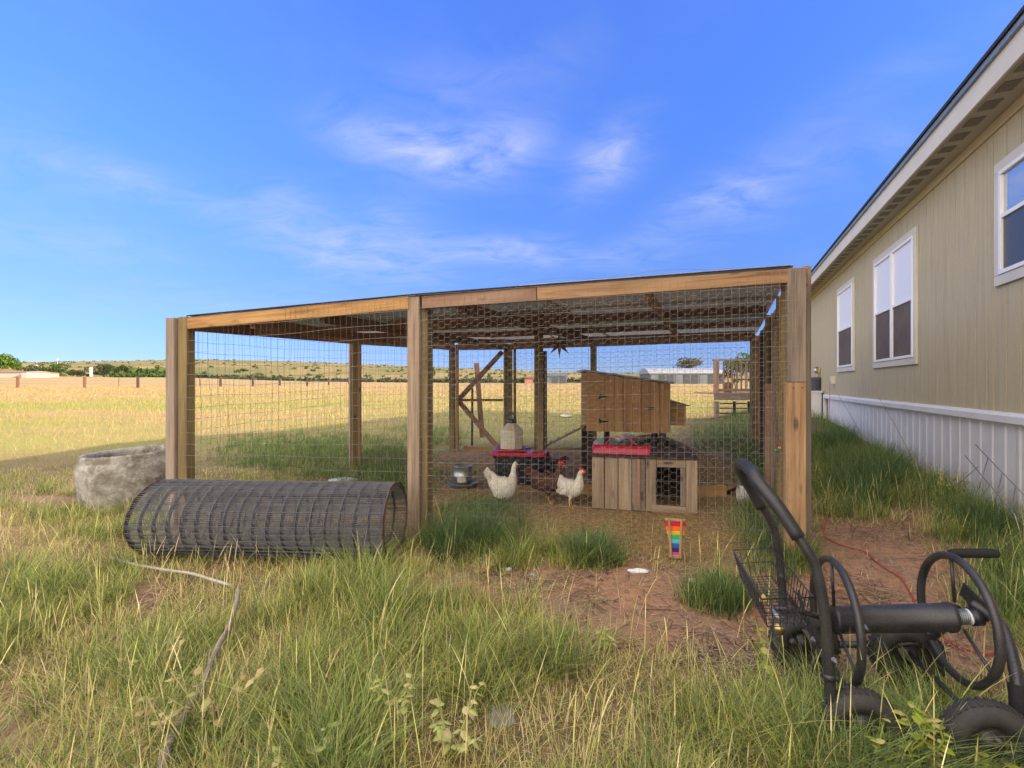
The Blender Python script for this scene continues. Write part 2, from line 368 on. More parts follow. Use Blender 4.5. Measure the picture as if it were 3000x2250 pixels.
class MB:
    def __init__(s): s.V = []; s.F = []
    def add(s, V, Fc):
        b = len(s.V); s.V += [Vector(v) for v in V]; s.F += [tuple(b+i for i in f) for f in Fc]; return s
    def box(s, lo, hi, mw=None):
        (a, b, c), (d, e, f) = lo, hi
        V = [(a, b, c), (d, b, c), (d, e, c), (a, e, c), (a, b, f), (d, b, f), (d, e, f), (a, e, f)]
        V = [Vector(v) for v in V]
        if mw: V = [mw @ v for v in V]
        return s.add(V, BOXF)
    def tube(s, pts, r, n=10, cap=True, closed=False):
        V, Fc = tube_geo(pts, r, n, cap, closed); return s.add(V, Fc)
    def lathe(s, prof, n, mw):
        V = []; Fc = []
        for (r, z) in prof:
            for i in range(n):
                a = 2*math.pi*i/n; V.append(mw @ Vector((r*math.cos(a), r*math.sin(a), z)))
        for j in range(len(prof)-1):
            for i in range(n):
                i2 = (i+1) % n; Fc.append((j*n+i, j*n+i2, (j+1)*n+i2, (j+1)*n+i))
        return s.add(V, Fc)
    def build(s, name, m, parent=None, sm=False, frame=None): return mesh(name, s.V, s.F, m, parent, sm, frame)
BOXF = [(0, 3, 2, 1), (4, 5, 6, 7), (0, 1, 5, 4), (1, 2, 6, 5), (2, 3, 7, 6), (3, 0, 4, 7)]
def cat_rom(pts, seg=6, closed=False):
    P = [Vector(p) for p in pts]; out = []; N = len(P)
    rng = range(N) if closed else range(N-1)
    for i in rng:
        p0 = P[(i-1) % N] if closed or i > 0 else P[0]*2-P[1]
        p1 = P[i]; p2 = P[(i+1) % N]
        p3 = P[(i+2) % N] if closed or i+2 < N else P[-1]*2-P[-2]
        for j in range(seg):
            t = j/seg
            out.append(.5*((2*p1)+(p2-p0)*t+(2*p0-5*p1+4*p2-p3)*t*t+(3*p1-p0-3*p2+p3)*t**3))
    if not closed: out.append(P[-1])
    return out
def tube_geo(pts, r, n=10, cap=True, closed=False):
    P = [Vector(p) for p in pts]; N = len(P); V = []; Fc = []
    rr = r if isinstance(r, (list, tuple)) else [r]*N
    prev = None
    for i in range(N):
        a = P[(i-1) % N] if (i > 0 or closed) else P[i]; b = P[(i+1) % N] if (i < N-1 or closed) else P[i]
        t = (b-a); t = t.normalized() if t.length > 1e-9 else Vector((0, 0, 1))
        if prev is None:
            q = Vector((0, 0, 1)) if abs(t.z) < .9 else Vector((1, 0, 0)); x = q.cross(t).normalized()
        else: x = (prev-t*prev.dot(t)).normalized()
        prev = x; y = t.cross(x)
        for j in range(n):
            an = 2*math.pi*j/n; V.append(P[i]+x*(math.cos(an)*rr[i])+y*(math.sin(an)*rr[i]))
    for i in range(N if closed else N-1):
        i2 = (i+1) % N
        for j in range(n):
            j2 = (j+1) % n; Fc.append((i*n+j, i*n+j2, i2*n+j2, i2*n+j))
    if cap and not closed:
        Fc.append(tuple(reversed(range(n)))); Fc.append(tuple(range((N-1)*n, N*n)))
    return V, Fc
def tube(name, pts, r, m, parent=None, n=10, seg=0, closed=False):
    if seg:
        if isinstance(r, (list, tuple)):
            rr = []
            for i in range(len(r)-1):
                rr += [r[i]+(r[i+1]-r[i])*j/seg for j in range(seg)]
            r = rr+[r[-1]]
        pts = cat_rom(pts, seg, closed)
    V, Fc = tube_geo(pts, r, n, True, closed)
    return mesh(name, V, Fc, m, parent, True)
def boxmesh(L, W, T, bev=.003, seed=0):
    """box with worn bevelled edges, length along X"""
    bm = bmesh.new(); bmesh.ops.create_cube(bm, size=1)
    for v in bm.verts: v.co = Vector((v.co.x*L, v.co.y*W, v.co.z*T))
    if bev: bmesh.ops.bevel(bm, geom=bm.edges[:], offset=min(bev, T*.3, W*.3), segments=1, affect='EDGES')
    me = bpy.data.meshes.new('board'); bm.to_mesh(me); bm.free(); return me
def board(name, p0, p1, W, T, m, parent=None, face=(0, -1, 0), bev=.003, off=0.0, soff=0.0):
    """plank from p0 to p1; 'face' is roughly where its broad side looks; off moves it that way"""
    p0 = Vector(p0); p1 = Vector(p1); x = (p1-p0); L = x.length; x.normalize()
    z = Vector(face); z = (z-x*z.dot(x)).normalized(); y = z.cross(x)
    c = (p0+p1)/2+z*off+y*soff
    mw = Matrix(((x.x, y.x, z.x, c.x), (x.y, y.y, z.y, c.y), (x.z, y.z, z.z, c.z), (0, 0, 0, 1)))
    return put(name, boxmesh(L, W, T, bev), mw, parent, m)
def npmesh(name, V, quads, tris, m, col=None, sm=False):
    """large joined mesh from numpy arrays"""
    me = bpy.data.meshes.new(name); nq, nt = len(quads), len(tris)
    me.vertices.add(len(V)); me.vertices.foreach_set('co', V.astype(np.float32).ravel())
    li = np.concatenate([quads.ravel(), tris.ravel()]).astype(np.int32)
    me.loops.add(len(li)); me.loops.foreach_set('vertex_index', li)
    me.polygons.add(nq+nt)
    st = np.concatenate([np.arange(nq)*4, nq*4+np.arange(nt)*3]).astype(np.int32)
    me.polygons.foreach_set('loop_start', st)
    if sm: me.polygons.foreach_set('use_smooth', np.ones(nq+nt, bool))
    me.update(calc_edges=True)
    if col is not None:
        ca = me.color_attributes.new('Col', 'FLOAT_COLOR', 'POINT')
        c4 = np.ones((len(V), 4), np.float32); c4[:, :3] = col; ca.data.foreach_set('color', c4.ravel())
    me.materials.append(m)
    return me
def npobj(name, me, parent=None):
    return put(name, me, Matrix.Identity(4), parent)

# ------------------------------------------------------------------ where what grows (in metres, laid out along lines of sight from the photographer's spot)
def ell(px, py, cx, cy, rx, ry, p=2): return np.exp(-((np.abs(px-cx)/rx)**p+(np.abs(py-cy)/ry)**p))
FRONT = [(-2.80, 3.91), (-.73, 3.56), (1.92, 3.12)]
def inside_run(X, Y):
    yf = np.where(X < -.73, 3.56+(-.73-X)*.169, 3.56-(X+.73)*.166)
    xl = -2.8+(Y-3.9)*.22; xr = 1.92+(Y-3.12)*.488
    return (Y > yf) & (X > xl) & (X < xr) & (Y < 8.2) & (Y < 6.6+(X+2.2)*1.17)
def layout(X, Y):
    """returns bare soil, straw litter, dry gold field and a density for lush grass (0..1)"""
    Ys = np.maximum(Y, .6); px = 1500+F*X/Ys; py = 1125+F*EYE/Ys
    ns = fbm(X, Y, 1.6, 4, 21)-.5; nf = fbm(X, Y, 4.5, 3, 31)-.5
    bare = np.zeros_like(X)
    for e in ((1900, 1760, 420, 95, 3), (1560, 1740, 250, 75, 2), (2250, 1740, 260, 110, 3), (2600, 1700, 210, 130, 2), (2480, 1600, 160, 60, 2), (1380, 1700, 120, 40, 2),
              (2060, 1860, 260, 60, 2), (2560, 1900, 220, 110, 2), (2850, 1900, 130, 120, 2), (2830, 1400, 120, 40, 2), (2760, 1380, 100, 28, 2), (150, 1470, 150, 16, 2), (560, 1610, 50, 14, 2),
              (430, 1760, 60, 40, 2), (20, 2150, 110, 110, 2), (2250, 1930, 220, 50, 2)):
        bare = np.maximum(bare, ell(px, py, *e))
    drym = np.zeros_like(X)
    for e in ((1100, 2110, 150, 70, 2), (120, 2230, 170, 80, 2), (60, 1560, 200, 60, 2), (250, 1600, 120, 50, 2), (2100, 1950, 260, 40, 2), (1240, 2230, 160, 60, 2)):
        drym = np.maximum(drym, ell(px, py, *e))
    ins = inside_run(X, Y).astype(float)
    straw = ins*np.clip(1.2*smooth(-1.9, -.9, X)+.0, 0, 1)
    green = np.zeros_like(X)
    for e in ((1400, 1590, 140, 75, 2), (1720, 1620, 100, 50, 2), (2240, 1520, 90, 80, 2), (2290, 1640, 90, 60, 2), (2110, 1755, 120, 40, 2), (2240, 1350, 90, 110, 2),
              (2150, 1290, 120, 45, 2), (950, 1340, 300, 55, 3), (1250, 1290, 110, 30, 2), (1150, 1430, 120, 24, 2), (2560, 1430, 190, 110, 3), (2470, 1290, 110, 50, 2),
              (2880, 1560, 160, 80, 2), (2960, 1750, 130, 110, 2), (2800, 1470, 120, 60, 2), (1400, 1500, 110, 30, 2), (1100, 1400, 250, 22, 2)):
        green = np.maximum(green, ell(px, py, *e))
    house = smooth(1.6, .7, wall_d(X, Y))*(Y > 3.6)*(Y < 14)
    green = np.maximum(green, house*(.05+.8*smooth(.45, .57, fbm(X, Y, 1.1, 3, 63))))
    gold = smooth(5.5, 9, Y)*(1-smooth(.4, -.2, wall_d(X, Y)-3.0)*(Y < 14))
    gold = np.where(ins > 0, 0, gold)
    for e in ((2790, 1395, 110, 34), (2660, 1560, 60, 40), (2900, 1450, 90, 30), (2380, 1560, 60, 40)): green = green*(1-ell(px, py, *e))
    bare = np.clip(bare*1.35+ns*.9, 0, 1)*(1-green)
    bare = np.where(Y > 14, 0, bare)
    return bare, np.clip(straw*(1-.8*green), 0, 1), gold, green, np.clip(drym+ns*.5, 0, 1), px, py, ins

# ------------------------------------------------------------------ ground and hills
def sheet(xs, ys, zoff=0.0):
    X, Y = np.meshgrid(xs, ys); Z = terrain(X, Y)+zoff
    V = np.stack([X.ravel(), Y.ravel(), Z.ravel()], 1); nx, ny = len(xs), len(ys)
    i = np.arange(nx-1)[None, :]+np.arange(ny-1)[:, None]*nx
    q = np.stack([i, i+1, i+1+nx, i+nx], -1).reshape(-1, 4)
    return V, q, X.ravel(), Y.ravel()
def grow(a, step, k, end):
    out = [a]
    while out[-1] < end: out.append(out[-1]+step); step *= k
    return out
pos = grow(0, .07, 1.03, 420); xs = np.array([-p for p in reversed(pos[1:])]+pos)
ys = np.array([-p for p in reversed(grow(-1, .2, 1.15, 60)[1:])]+[-1+0*0]+[]); ys = np.array(sorted(set([-(p) for p in grow(0, .25, 1.15, 60)]+grow(.0, .07, 1.0, 5)[1:]+grow(5, .08, 1.022, 152)[1:])))
V, q, X, Y = sheet(xs, ys)
bare, straw, gold, green, drym, px_, py_, ins = layout(X, Y)
colr = np.stack([np.clip(bare+.25*(Y < 6), 0, 1), np.clip(np.maximum(straw, drym*.8), 0, 1), gold], 1)
me = npmesh('ground', V, q, np.zeros((0, 3), int), M['ground'], colr, True)
tag(npobj('ground', me), 'red soil and dry grassland running out to the hills', None, None, 'structure')
V, q, X, Y = sheet(np.linspace(-2600, 2600, 260), np.array(grow(150, 3, 1.05, 1500)), -.03)
tag(npobj('hills', npmesh('hills', V, q, np.zeros((0, 3), int), M['hills'], None, True)), 'low dry hills with scrub on the horizon', None, None, 'structure')

# ------------------------------------------------------------------ grass
def blades(P, h, wdt, ang, lean, curl, cb, ct, seg=3, twist=None):
    """P (N,3) roots; h height; lean horizontal reach; ang direction; returns V, quads, tris, colours"""
    N = len(P); dx = np.cos(ang); dy = np.sin(ang)
    fa = ang+np.pi/2 if twist is None else twist
    sx = np.cos(fa)*wdt*.5; sy = np.sin(fa)*wdt*.5
    rows = []; cols = []
    for i in range(seg+1):
        t = i/seg
        hor = lean*(t**curl)
        z = h*(t-.35*(np.clip(lean/np.maximum(h, .01), 0, 2))*.5*t*t)
        x = P[:, 0]+dx*hor; y = P[:, 1]+dy*hor; zz = P[:, 2]+z
        wd = (1-t)**.6 if i < seg else 0
        c = cb*(1-t)+ct*t
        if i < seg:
            rows.append(np.stack([x-sx*wd, y-sy*wd, zz], 1)); rows.append(np.stack([x+sx*wd, y+sy*wd, zz], 1)); cols += [c, c]
        else: rows.append(np.stack([x, y, zz], 1)); cols.append(c)
    K = 2*seg+1
    V = np.stack(rows, 1).reshape(-1, 3); C = np.stack(cols, 1).reshape(-1, 3)
    b = (np.arange(N)*K)[:, None]
    q = np.concatenate([b+np.array([2*i, 2*i+1, 2*i+3, 2*i+2]) for i in range(seg-1)], 0) if seg > 1 else np.zeros((0, 4), int)
    t = b+np.array([2*seg-2, 2*seg-1, 2*seg])
    return V, q, t, C
class Veg:
    def __init__(s): s.V = []; s.q = []; s.t = []; s.C = []; s.n = 0
    def add(s, V, q, t, C):
        s.V.append(V); s.q.append(q+s.n); s.t.append(t+s.n); s.C.append(C); s.n += len(V)
    def build(s, name, m, label, parent=None):
        me = npmesh(name, np.concatenate(s.V), np.concatenate(s.q), np.concatenate(s.t), m, np.concatenate(s.C))
        o = npobj(name, me, parent)
        return tag(o, label, None, None, 'stuff') if not parent else o
def cmix(N, pal, jit=.18):
    """random colours from a weighted palette"""
    wts = np.array([p[0] for p in pal], float); wts /= wts.sum()
    i = RNG.choice(len(pal), N, p=wts); c = np.array([p[1] for p in pal])[i]
    return c*(1+RNG.normal(0, jit, (N, 1)))
GREEN = [(4, (.25, .33, .055)), (3, (.46, .50, .11)), (3, (.085, .15, .038)), (2, (.58, .55, .17))]
LUSH = [(4, (.14, .24, .07)), (3, (.25, .34, .10)), (1, (.42, .46, .15)), (3, (.065, .125, .06))]
STRAW = [(4, (.68, .57, .26)), (3, (.78, .69, .36)), (2, (.48, .36, .15)), (1, (.32, .22, .10))]
GOLD = [(4, (.37, .28, .145)), (3, (.31, .22, .10)), (2, (.45, .36, .20)), (1, (.27, .245, .085))]
def scatter(n, y0, y1, xa=-1.2, xb=1.2, bias=1.0):
    """uniform-ish over the wedge in view between depths y0 and y1; bias>1 favours near ground"""
    u = RNG.random(n)
    Y = (y0**(2-bias)+(y1**(2-bias)-y0**(2-bias))*u)**(1/(2-bias)) if bias != 2 else y0*(y1/y0)**u
    X = Y*RNG.uniform(xa, xb, n); return X, Y
def rooted(X, Y): return np.stack([X, Y, terrain(X, Y)-.01], 1)
POST_XY = []
def clear_of_house(X, Y): return wall_d(X, Y) > .12
FG = Veg()
# tufts: a centre, many blades leaning out of it
def tufts(veg, X, Y, nb, h, r, pal, tipc, tipmix, wd, seg=3, lean=.6, stalk=False):
    N = len(X); idx = np.repeat(np.arange(N), nb); K = len(idx)
    a = RNG.uniform(0, 2*np.pi, K); rr = r[idx]*np.sqrt(RNG.random(K))
    x = X[idx]+np.cos(a)*rr; y = Y[idx]+np.sin(a)*rr
    hh = h[idx]*RNG.uniform(.45, 1.15, K); la = a+RNG.normal(0, 1.0, K)
    wind = .25
    ln = hh*np.clip(RNG.normal(lean, .35, K), .05, 1.6)*(.4+.6*rr/np.maximum(r[idx], 1e-3))
    cb = cmix(K, pal, .26); ct = cb*(1-tipmix)+cmix(K, tipc)*tipmix
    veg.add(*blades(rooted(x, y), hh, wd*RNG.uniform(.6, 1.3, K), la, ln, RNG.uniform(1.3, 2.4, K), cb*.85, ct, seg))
def keep(X, Y, p):
    k = (RNG.random(len(X)) < p) & clear_of_house(X, Y); return X[k], Y[k]
# --- near rough grass in front of the run
X, Y = scatter(9000, 1.15, 6.2, -1.35, 1.3, 1.0)
bare, straw, gold, green, drym, px, py, ins = layout(X, Y)
dens = np.clip(1-bare*1.5, 0, 1)*(1-.75*drym)*(1-ins)
dens *= .10+.90*smooth(.40, .60, fbm(X, Y, 2.0, 3, 77))
dens *= np.where((px > 1650) & (py < 1950) & (green < .3), .25, 1)
dens *= 1-.85*ell(px, py, 2560, 1800, 330, 200, 4)
k_ = (RNG.random(len(X)) < dens) & clear_of_house(X, Y)
X, Y, px = X[k_], Y[k_], px[k_]; g_ = fbm(X, Y, .8, 3, 5)
sel = g_+.18*smooth(1300, 2600, px)-.06*smooth(700, 100, px) > .43
for flag, pal, tip, tm in ((sel, GREEN, STRAW, .30), (~sel, GREEN[:1]+GREEN[3:]+STRAW[:2], STRAW, .55)):
    x, y = X[flag], Y[flag]; N = len(x)
    tufts(FG, x, y, 24, RNG.uniform(.08, .19, N)*np.where(x/y < -.3, .72, .92), RNG.uniform(.03, .10, N), pal, tip, tm, .0034, 4, 1.0)
# --- big clumps with long arching blades
X, Y = scatter(1500, 1.25, 5.2, -1.35, 1.25, 1.0)
bare, straw, gold, green, drym, px, py, ins = layout(X, Y)
pk = np.clip(1-bare*1.6, 0, 1)*(1-ins)*(1-.9*drym)*smooth(.40, .62, fbm(X, Y, 2.0, 3, 77))*(1-.9*ell(px, py, 2580, 1790, 330, 190, 4))*np.where((px > 1650) & (py < 1950), .1, 1)
k_ = (RNG.random(len(X)) < pk*.62) & clear_of_house(X, Y); X, Y = X[k_], Y[k_]; N = len(X)
hk = np.where(1500+F*X/Y > 2150, .72, np.where(1500+F*X/Y < 900, .72, .9))
tufts(FG, X, Y, 85, RNG.uniform(.17, .34, N)*hk, RNG.uniform(.05, .13, N), GREEN[:3]+LUSH, STRAW[:2]+[(4, (.42, .50, .12))], .30, .0038, 4, 1.05)
# --- carpet of short fine dry and green blades
X, Y = scatter(120000, 1.15, 6.5, -1.4, 1.3, 1.15)
bare, straw, gold, green, drym, px, py, ins = layout(X, Y)
k_ = (RNG.random(len(X)) < np.clip(1.05-bare*1.25, .04, 1)*(1-ins*.9)) & clear_of_house(X, Y)
X, Y, drym = X[k_], Y[k_], drym[k_]; N = len(X)
cb = cmix(N, GREEN+STRAW); dr = cmix(N, STRAW); cb = np.where((RNG.random(N) < drym+.25)[:, None], dr, cb)
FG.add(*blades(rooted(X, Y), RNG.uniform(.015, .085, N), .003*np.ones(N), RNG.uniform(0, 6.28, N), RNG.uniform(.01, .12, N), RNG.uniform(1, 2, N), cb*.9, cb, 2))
FG.build('rough_grass', M['grass'], 'rough green and straw coloured grass growing in front of the wire run')
# --- tall pale seed stalks
SS = Veg()
X, Y = scatter(4200, 1.2, 5.0, -1.3, 1.25, 1.0)
bare, straw, gold, green, drym, px, py, ins = layout(X, Y)
p = (1-ins)*np.clip(1-bare, .10, 1)*(.25+.75*smooth(.45, .65, fbm(X, Y, 1.1, 3, 91)))*(1-.8*ell(px, py, 2560, 1800, 330, 200, 4))
X, Y = keep(X, Y, p); N = len(X)
hh = RNG.uniform(.14, .38, N)*np.where(X/Y < -.35, .8, 1); a = RNG.uniform(0, 6.28, N); ln = hh*RNG.uniform(.05, .5, N)
cs = cmix(N, STRAW[:2]+[(3, (.66, .64, .22))]); rt = rooted(X, Y)
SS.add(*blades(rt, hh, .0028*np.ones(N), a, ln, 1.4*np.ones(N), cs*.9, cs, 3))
# slender seed heads: the top third thickens and carries on along the bend
t = .62
q3 = np.stack([rt[:, 0]+np.cos(a)*ln*t**1.4, rt[:, 1]+np.sin(a)*ln*t**1.4, rt[:, 2]+hh*(t-.175*np.clip(ln/hh, 0, 2)*t*t)], 1)
SS.add(*blades(q3, hh*RNG.uniform(.34, .46, N), RNG.uniform(.0028, .0048, N), a, ln*.62, np.ones(N)*1.1, cs*1.08, cs*1.12, 3))
# dry tangle: arched dead blades in every direction
X, Y = scatter(34000, 1.15, 6.0, -1.35, 1.3, 1.15)
bare, straw, gold, green, drym, px, py, ins = layout(X, Y)
X, Y = keep(X, Y, np.clip(1.0-bare*1.3, .03, 1)*(1-ins)*(.25+.75*np.maximum(drym, smooth(.45, .60, fbm(X, Y, 1.3, 3, 17))))); N = len(X)
cb = cmix(N, [(4, (.62, .52, .22)), (3, (.52, .50, .15)), (2, (.70, .60, .32)), (2, (.38, .28, .13))], .22)
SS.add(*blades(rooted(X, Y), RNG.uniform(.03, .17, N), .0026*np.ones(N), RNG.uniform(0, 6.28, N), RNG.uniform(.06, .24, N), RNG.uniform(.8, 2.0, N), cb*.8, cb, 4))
SS.build('seed_stalks', M['grass'], 'tall pale seed stalks standing above the rough grass')
# --- lush dark green clumps
LG = Veg()
X, Y = scatter(15000, 2.0, 13.5, -.75, 1.15, 1.25)
bare, straw, gold, green, drym, px, py, ins = layout(X, Y)
X, Y = keep(X, Y, np.clip(green*1.5-.25, 0, 1)); N = len(X)
hs = np.where(wall_d(X, Y) < 2.2, 1.35, 1.0)*np.clip(.8+.04*Y, .8, 1.1)
tufts(LG, X, Y, 20, RNG.uniform(.10, .24, N)*hs, RNG.uniform(.04, .12, N), LUSH, [(2, (.14, .19, .05)), (1, (.36, .33, .12))], .35, .0040, 3, .65)
X, Y = scatter(26000, 2.6, 9.0, -.7, .62, 1.0)
bare, straw, gold, green, drym, px, py, ins = layout(X, Y)
X, Y = keep(X, Y, ins*np.clip(.02+green*.8+.6*smooth(-.6, -1.8, X), 0, 1)); N = len(X)
cb = cmix(N, LUSH)
LG.add(*blades(rooted(X, Y), RNG.uniform(.03, .12, N), .005*np.ones(N), RNG.uniform(0, 6.28, N), RNG.uniform(.01, .1, N), np.ones(N)*1.5, cb, cb*1.3, 2))
cartx = np.array([[2500, 2240], [2640, 2265], [2565, 2160], [2790, 2290], [2690, 2170], [2430, 2190], [2900, 2300], [2600, 2220], [2740, 2240], [2350, 2240], [2480, 2300], [2840, 2250]], float)
Zc = EYE*F/(cartx[:, 1]-1125); Xc = (cartx[:, 0]-1500)/F*Zc
Xc = np.concatenate([Xc, Xc+.06]); Zc = np.concatenate([Zc, Zc-.05]); nC_ = len(Xc)
tufts(LG, Xc, Zc, 95, RNG.uniform(.16, .27, nC_), RNG.uniform(.05, .10, nC_), LUSH, [(3, (.36, .44, .14)), (1, (.60, .55, .25))], .4, .0034, 5, 1.15)
# the two dark blue green bunches against the foot of the wire, and others the place shows
for (cx_, cy_, rx_, ry_, nn_, h0, h1) in ((1395, 1590, 120, 55, 46, .20, .36), (1330, 1620, 60, 40, 14, .2, .32), (1725, 1640, 80, 30, 26, .14, .24), (2110, 1765, 90, 30, 22, .10, .18), (2290, 1600, 60, 60, 22, .14, .24), (1440, 1500, 70, 18, 12, .12, .2), (2540, 1420, 110, 60, 34, .28, .46), (2450, 1300, 50, 20, 14, .25, .4), (2900, 1560, 70, 40, 16, .2, .34)):
    gx = []; gy = []
    while len(gx) < nn_:
        a_, b_ = RNG.normal(0, .5, 2)
        p_ = gp(cx_+a_*rx_, cy_+b_*ry_)
        if wall_d(p_.x, p_.y) > .15: gx.append(p_.x); gy.append(p_.y)
    gx, gy = np.array(gx), np.array(gy)
    tufts(LG, gx, gy, 70, RNG.uniform(h0, h1, nn_), RNG.uniform(.04, .10, nn_), [(4, (.085, .155, .065)), (3, (.14, .22, .08)), (3, (.05, .095, .05))], [(3, (.20, .28, .11)), (1, (.45, .45, .20))], .35, .0036, 4, .9)
LG.build('lush_grass', M['grass'], 'dark green grass clumps in and around the wire run and along the house')
# --- dry meadow beyond
FG2 = Veg()
X, Y = scatter(150000, 5.5, 75, -1.35, 1.05, 1.45)
k_ = (~inside_run(X, Y)) & (wall_d(X, Y) > .3)
X, Y = X[k_], Y[k_]; N = len(X)
band = fbm(X*.5, Y, .30, 5, 41)
grn = (.55*smooth(.40, .55, band)*smooth(70, 30, Y)+smooth(10, 6.5, Y)*.8+.62*smooth(34, 20, Y)*smooth(.40, .56, band)*(1-.8*np.exp(-((Y-11.5)/1.6)**2))) > RNG.random(N)*1.1
cb = np.where(grn[:, None], cmix(N, [(3, (.20, .235, .048)), (2, (.28, .295, .075)), (2, (.35, .31, .12))]), cmix(N, GOLD))
sc = np.clip(Y/9, .8, 4.5)
FG2.add(*blades(rooted(X, Y), RNG.uniform(.05, .16, N)*np.clip(sc, .8, 1.5), .0045*sc, RNG.uniform(0, 6.28, N), RNG.uniform(.02, .16, N), np.ones(N)*1.5, cb*.9, cb*1.05, 2, twist=RNG.normal(0, .5, N)))
FG2.build('meadow_grass', M['grass'], 'golden dry meadow grass stretching to the far fence')
# --- straw inside the run, twigs on the soil
ST = Veg()
X, Y = scatter(110000, 2.9, 8.4, -.6, .62, 1.2)
bare, straw, gold, green, drym, px, py, ins = layout(X, Y)
X, Y = keep(X, Y, straw*(.3+.7*smooth(.35, .6, fbm(X, Y, 1.8, 3, 3)))); N = len(X)
P3 = rooted(X, Y); P3[:, 2] += RNG.uniform(.008, .035, N)
cb = cmix(N, [(4, (.58, .41, .18)), (2, (.42, .27, .12)), (3, (.68, .52, .25)), (1, (.20, .12, .07))])
ST.add(*blades(P3, RNG.uniform(-.01, .02, N), .004*np.ones(N), RNG.uniform(0, 6.28, N), RNG.uniform(.03, .11, N), np.ones(N), cb, cb, 2))
ST.build('straw_litter', M['grass'], 'brown straw litter strewn over the floor of the run')
TW = Veg()
X, Y = scatter(150000, 1.3, 6.5, -1.0, 1.25, 1.2)
bare, straw, gold, green, drym, px, py, ins = layout(X, Y)
X, Y = keep(X, Y, (1-ins)*(np.clip(bare, 0, 1)*(.55+.45*ell(px, py, 1600, 1850, 420, 130))+drym*.6)*(.15+.85*smooth(.42, .58, fbm(X, Y, 2.5, 3, 13)))); N = len(X)
P3 = rooted(X, Y); P3[:, 2] += RNG.uniform(.012, .03, N)
cb = cmix(N, [(3, (.22, .15, .11)), (2, (.42, .34, .26)), (4, (.09, .062, .05)), (2, (.50, .40, .25))])
TW.add(*blades(P3, RNG.uniform(-.005, .015, N), RNG.uniform(.002, .006, N), RNG.uniform(0, 6.28, N), RNG.exponential(.055, N)+.015, np.ones(N), cb, cb, 2))
TW.build('twig_litter', M['grass'], 'twigs and dead stalks scattered over the red soil')
# ================================================================== HOUSE
E = Vector((WSL, 1, 0)).normalized(); NO = Vector((-E.y, E.x, 0))      # along the wall, outwards
A0 = Vector((WX0, 0, 0))
def W(s, z, out=0.0): return A0+E*s+NO*out+Vector((0, 0, z))
def sY(Y): return Y/E.y
HF = Matrix(((E.x, NO.x, 0, 0), (E.y, NO.y, 0, 0), (0, 0, 1, 0), (0, 0, 0, 1)))
def hbox(name, s0, s1, z0, z1, o0, o1, m, parent, bev=.002):
    """box on the house: s along, z up, o outwards from the wall face"""
    me = boxmesh(abs(s1-s0), abs(o1-o0), abs(z1-z0), bev)
    return put(name, me, Matrix.Translation(W((s0+s1)/2, (z0+z1)/2, (o0+o1)/2)) @ HF, parent, m)
S0, S1, HW = -5.0, 14.3, 8.0
house = thing('house', 'long single storey house with olive tan grooved siding and white skirting at the right', 'house', tuple(W(S0, 0)))
mb = MB()
def hpt(s, o, z): return W(s, z, o)
def hblock(mb, s0, s1, o0, o1, z0, z1):
    V = [hpt(s, o, z) for z in (z0, z1) for (s, o) in ((s0, o0), (s1, o0), (s1, o1), (s0, o1))]
    mb.add(V, [(0, 3, 2, 1), (4, 5, 6, 7), (0, 1, 5, 4), (1, 2, 6, 5), (2, 3, 7, 6), (3, 0, 4, 7)])
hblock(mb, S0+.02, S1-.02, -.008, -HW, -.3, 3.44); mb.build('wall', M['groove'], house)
# siding boards, vertical grain: local X runs up
bw = .2034; s = S0; i = 0; meS = {}
while s < S1-.02:
    wd_ = bw if (i % 6) not in (2,) else bw*.52
    wd_ = min(wd_, S1-s)
    key = round(wd_, 3)
    if key not in meS:
        meS[key] = boxmesh(3.37-.955, wd_-.010, .03, .0015)
    c = W(s+wd_/2, (3.37+.955)/2, -.014)
    mw = Matrix(((0, E.x, NO.x, c.x), (0, E.y, NO.y, c.y), (1, 0, 0, c.z), (0, 0, 0, 1)))
    put('siding_board', meS[key], mw, house, M['siding']); s += wd_; i += 1
# far gable end boards are out of sight; the soffit, frieze, fascia and roof
hbox('frieze_board', S0, S1, 3.365, 3.455, .0, .022, M['siding'], house)
OV = .30
hbox('soffit', S0-.3, S1+.3, 3.457, 3.47, -.02, OV-.018, M['soffit'], house, 0)
s = S0
vb = boxmesh(.15, .105, .006, 0)
while s < S1:
    put('soffit_vent', vb, Matrix.Translation(W(s+.1, 3.4545, .175)) @ HF, house, M['vent']); s += .262
for s_ in (1.2, 4.85, 8.5, 12.15):
    hbox('soffit_joint', s_, s_+.012, 3.451, 3.4565, .025, OV-.02, M['cream'], house, 0)
fl = S0-.3
while fl < S1+.3:
    f2 = min(fl+3.65, S1+.3); hbox('fascia_board', fl, f2-.004, 3.43, 3.615, OV-.018, OV+.004, M['cream'], house, .002); fl = f2
hbox('drip_edge', S0-.3, S1+.3, 3.615, 3.66, OV-.01, OV+.03, M['drip'], house, .002)
RISE = 1.02
mb = MB()
for side in (0, 1):
    def rp(s, k, dz):
        o = (OV+.045)*(1-k)+(-HW/2)*k if side == 0 else (-HW-OV-.045)*(1-k)+(-HW/2)*k
        return hpt(s, o, 3.662+RISE*k+dz)
    V = [rp(S0-.34, 0, 0), rp(S1+.34, 0, 0), rp(S1+.34, 1, 0), rp(S0-.34, 1, 0), rp(S0-.34, 0, .03), rp(S1+.34, 0, .03), rp(S1+.34, 1, .03), rp(S0-.34, 1, .03)]
    mb.add(V, BOXF)
mb.build('roof', M['shingle'], house)
mb = MB()
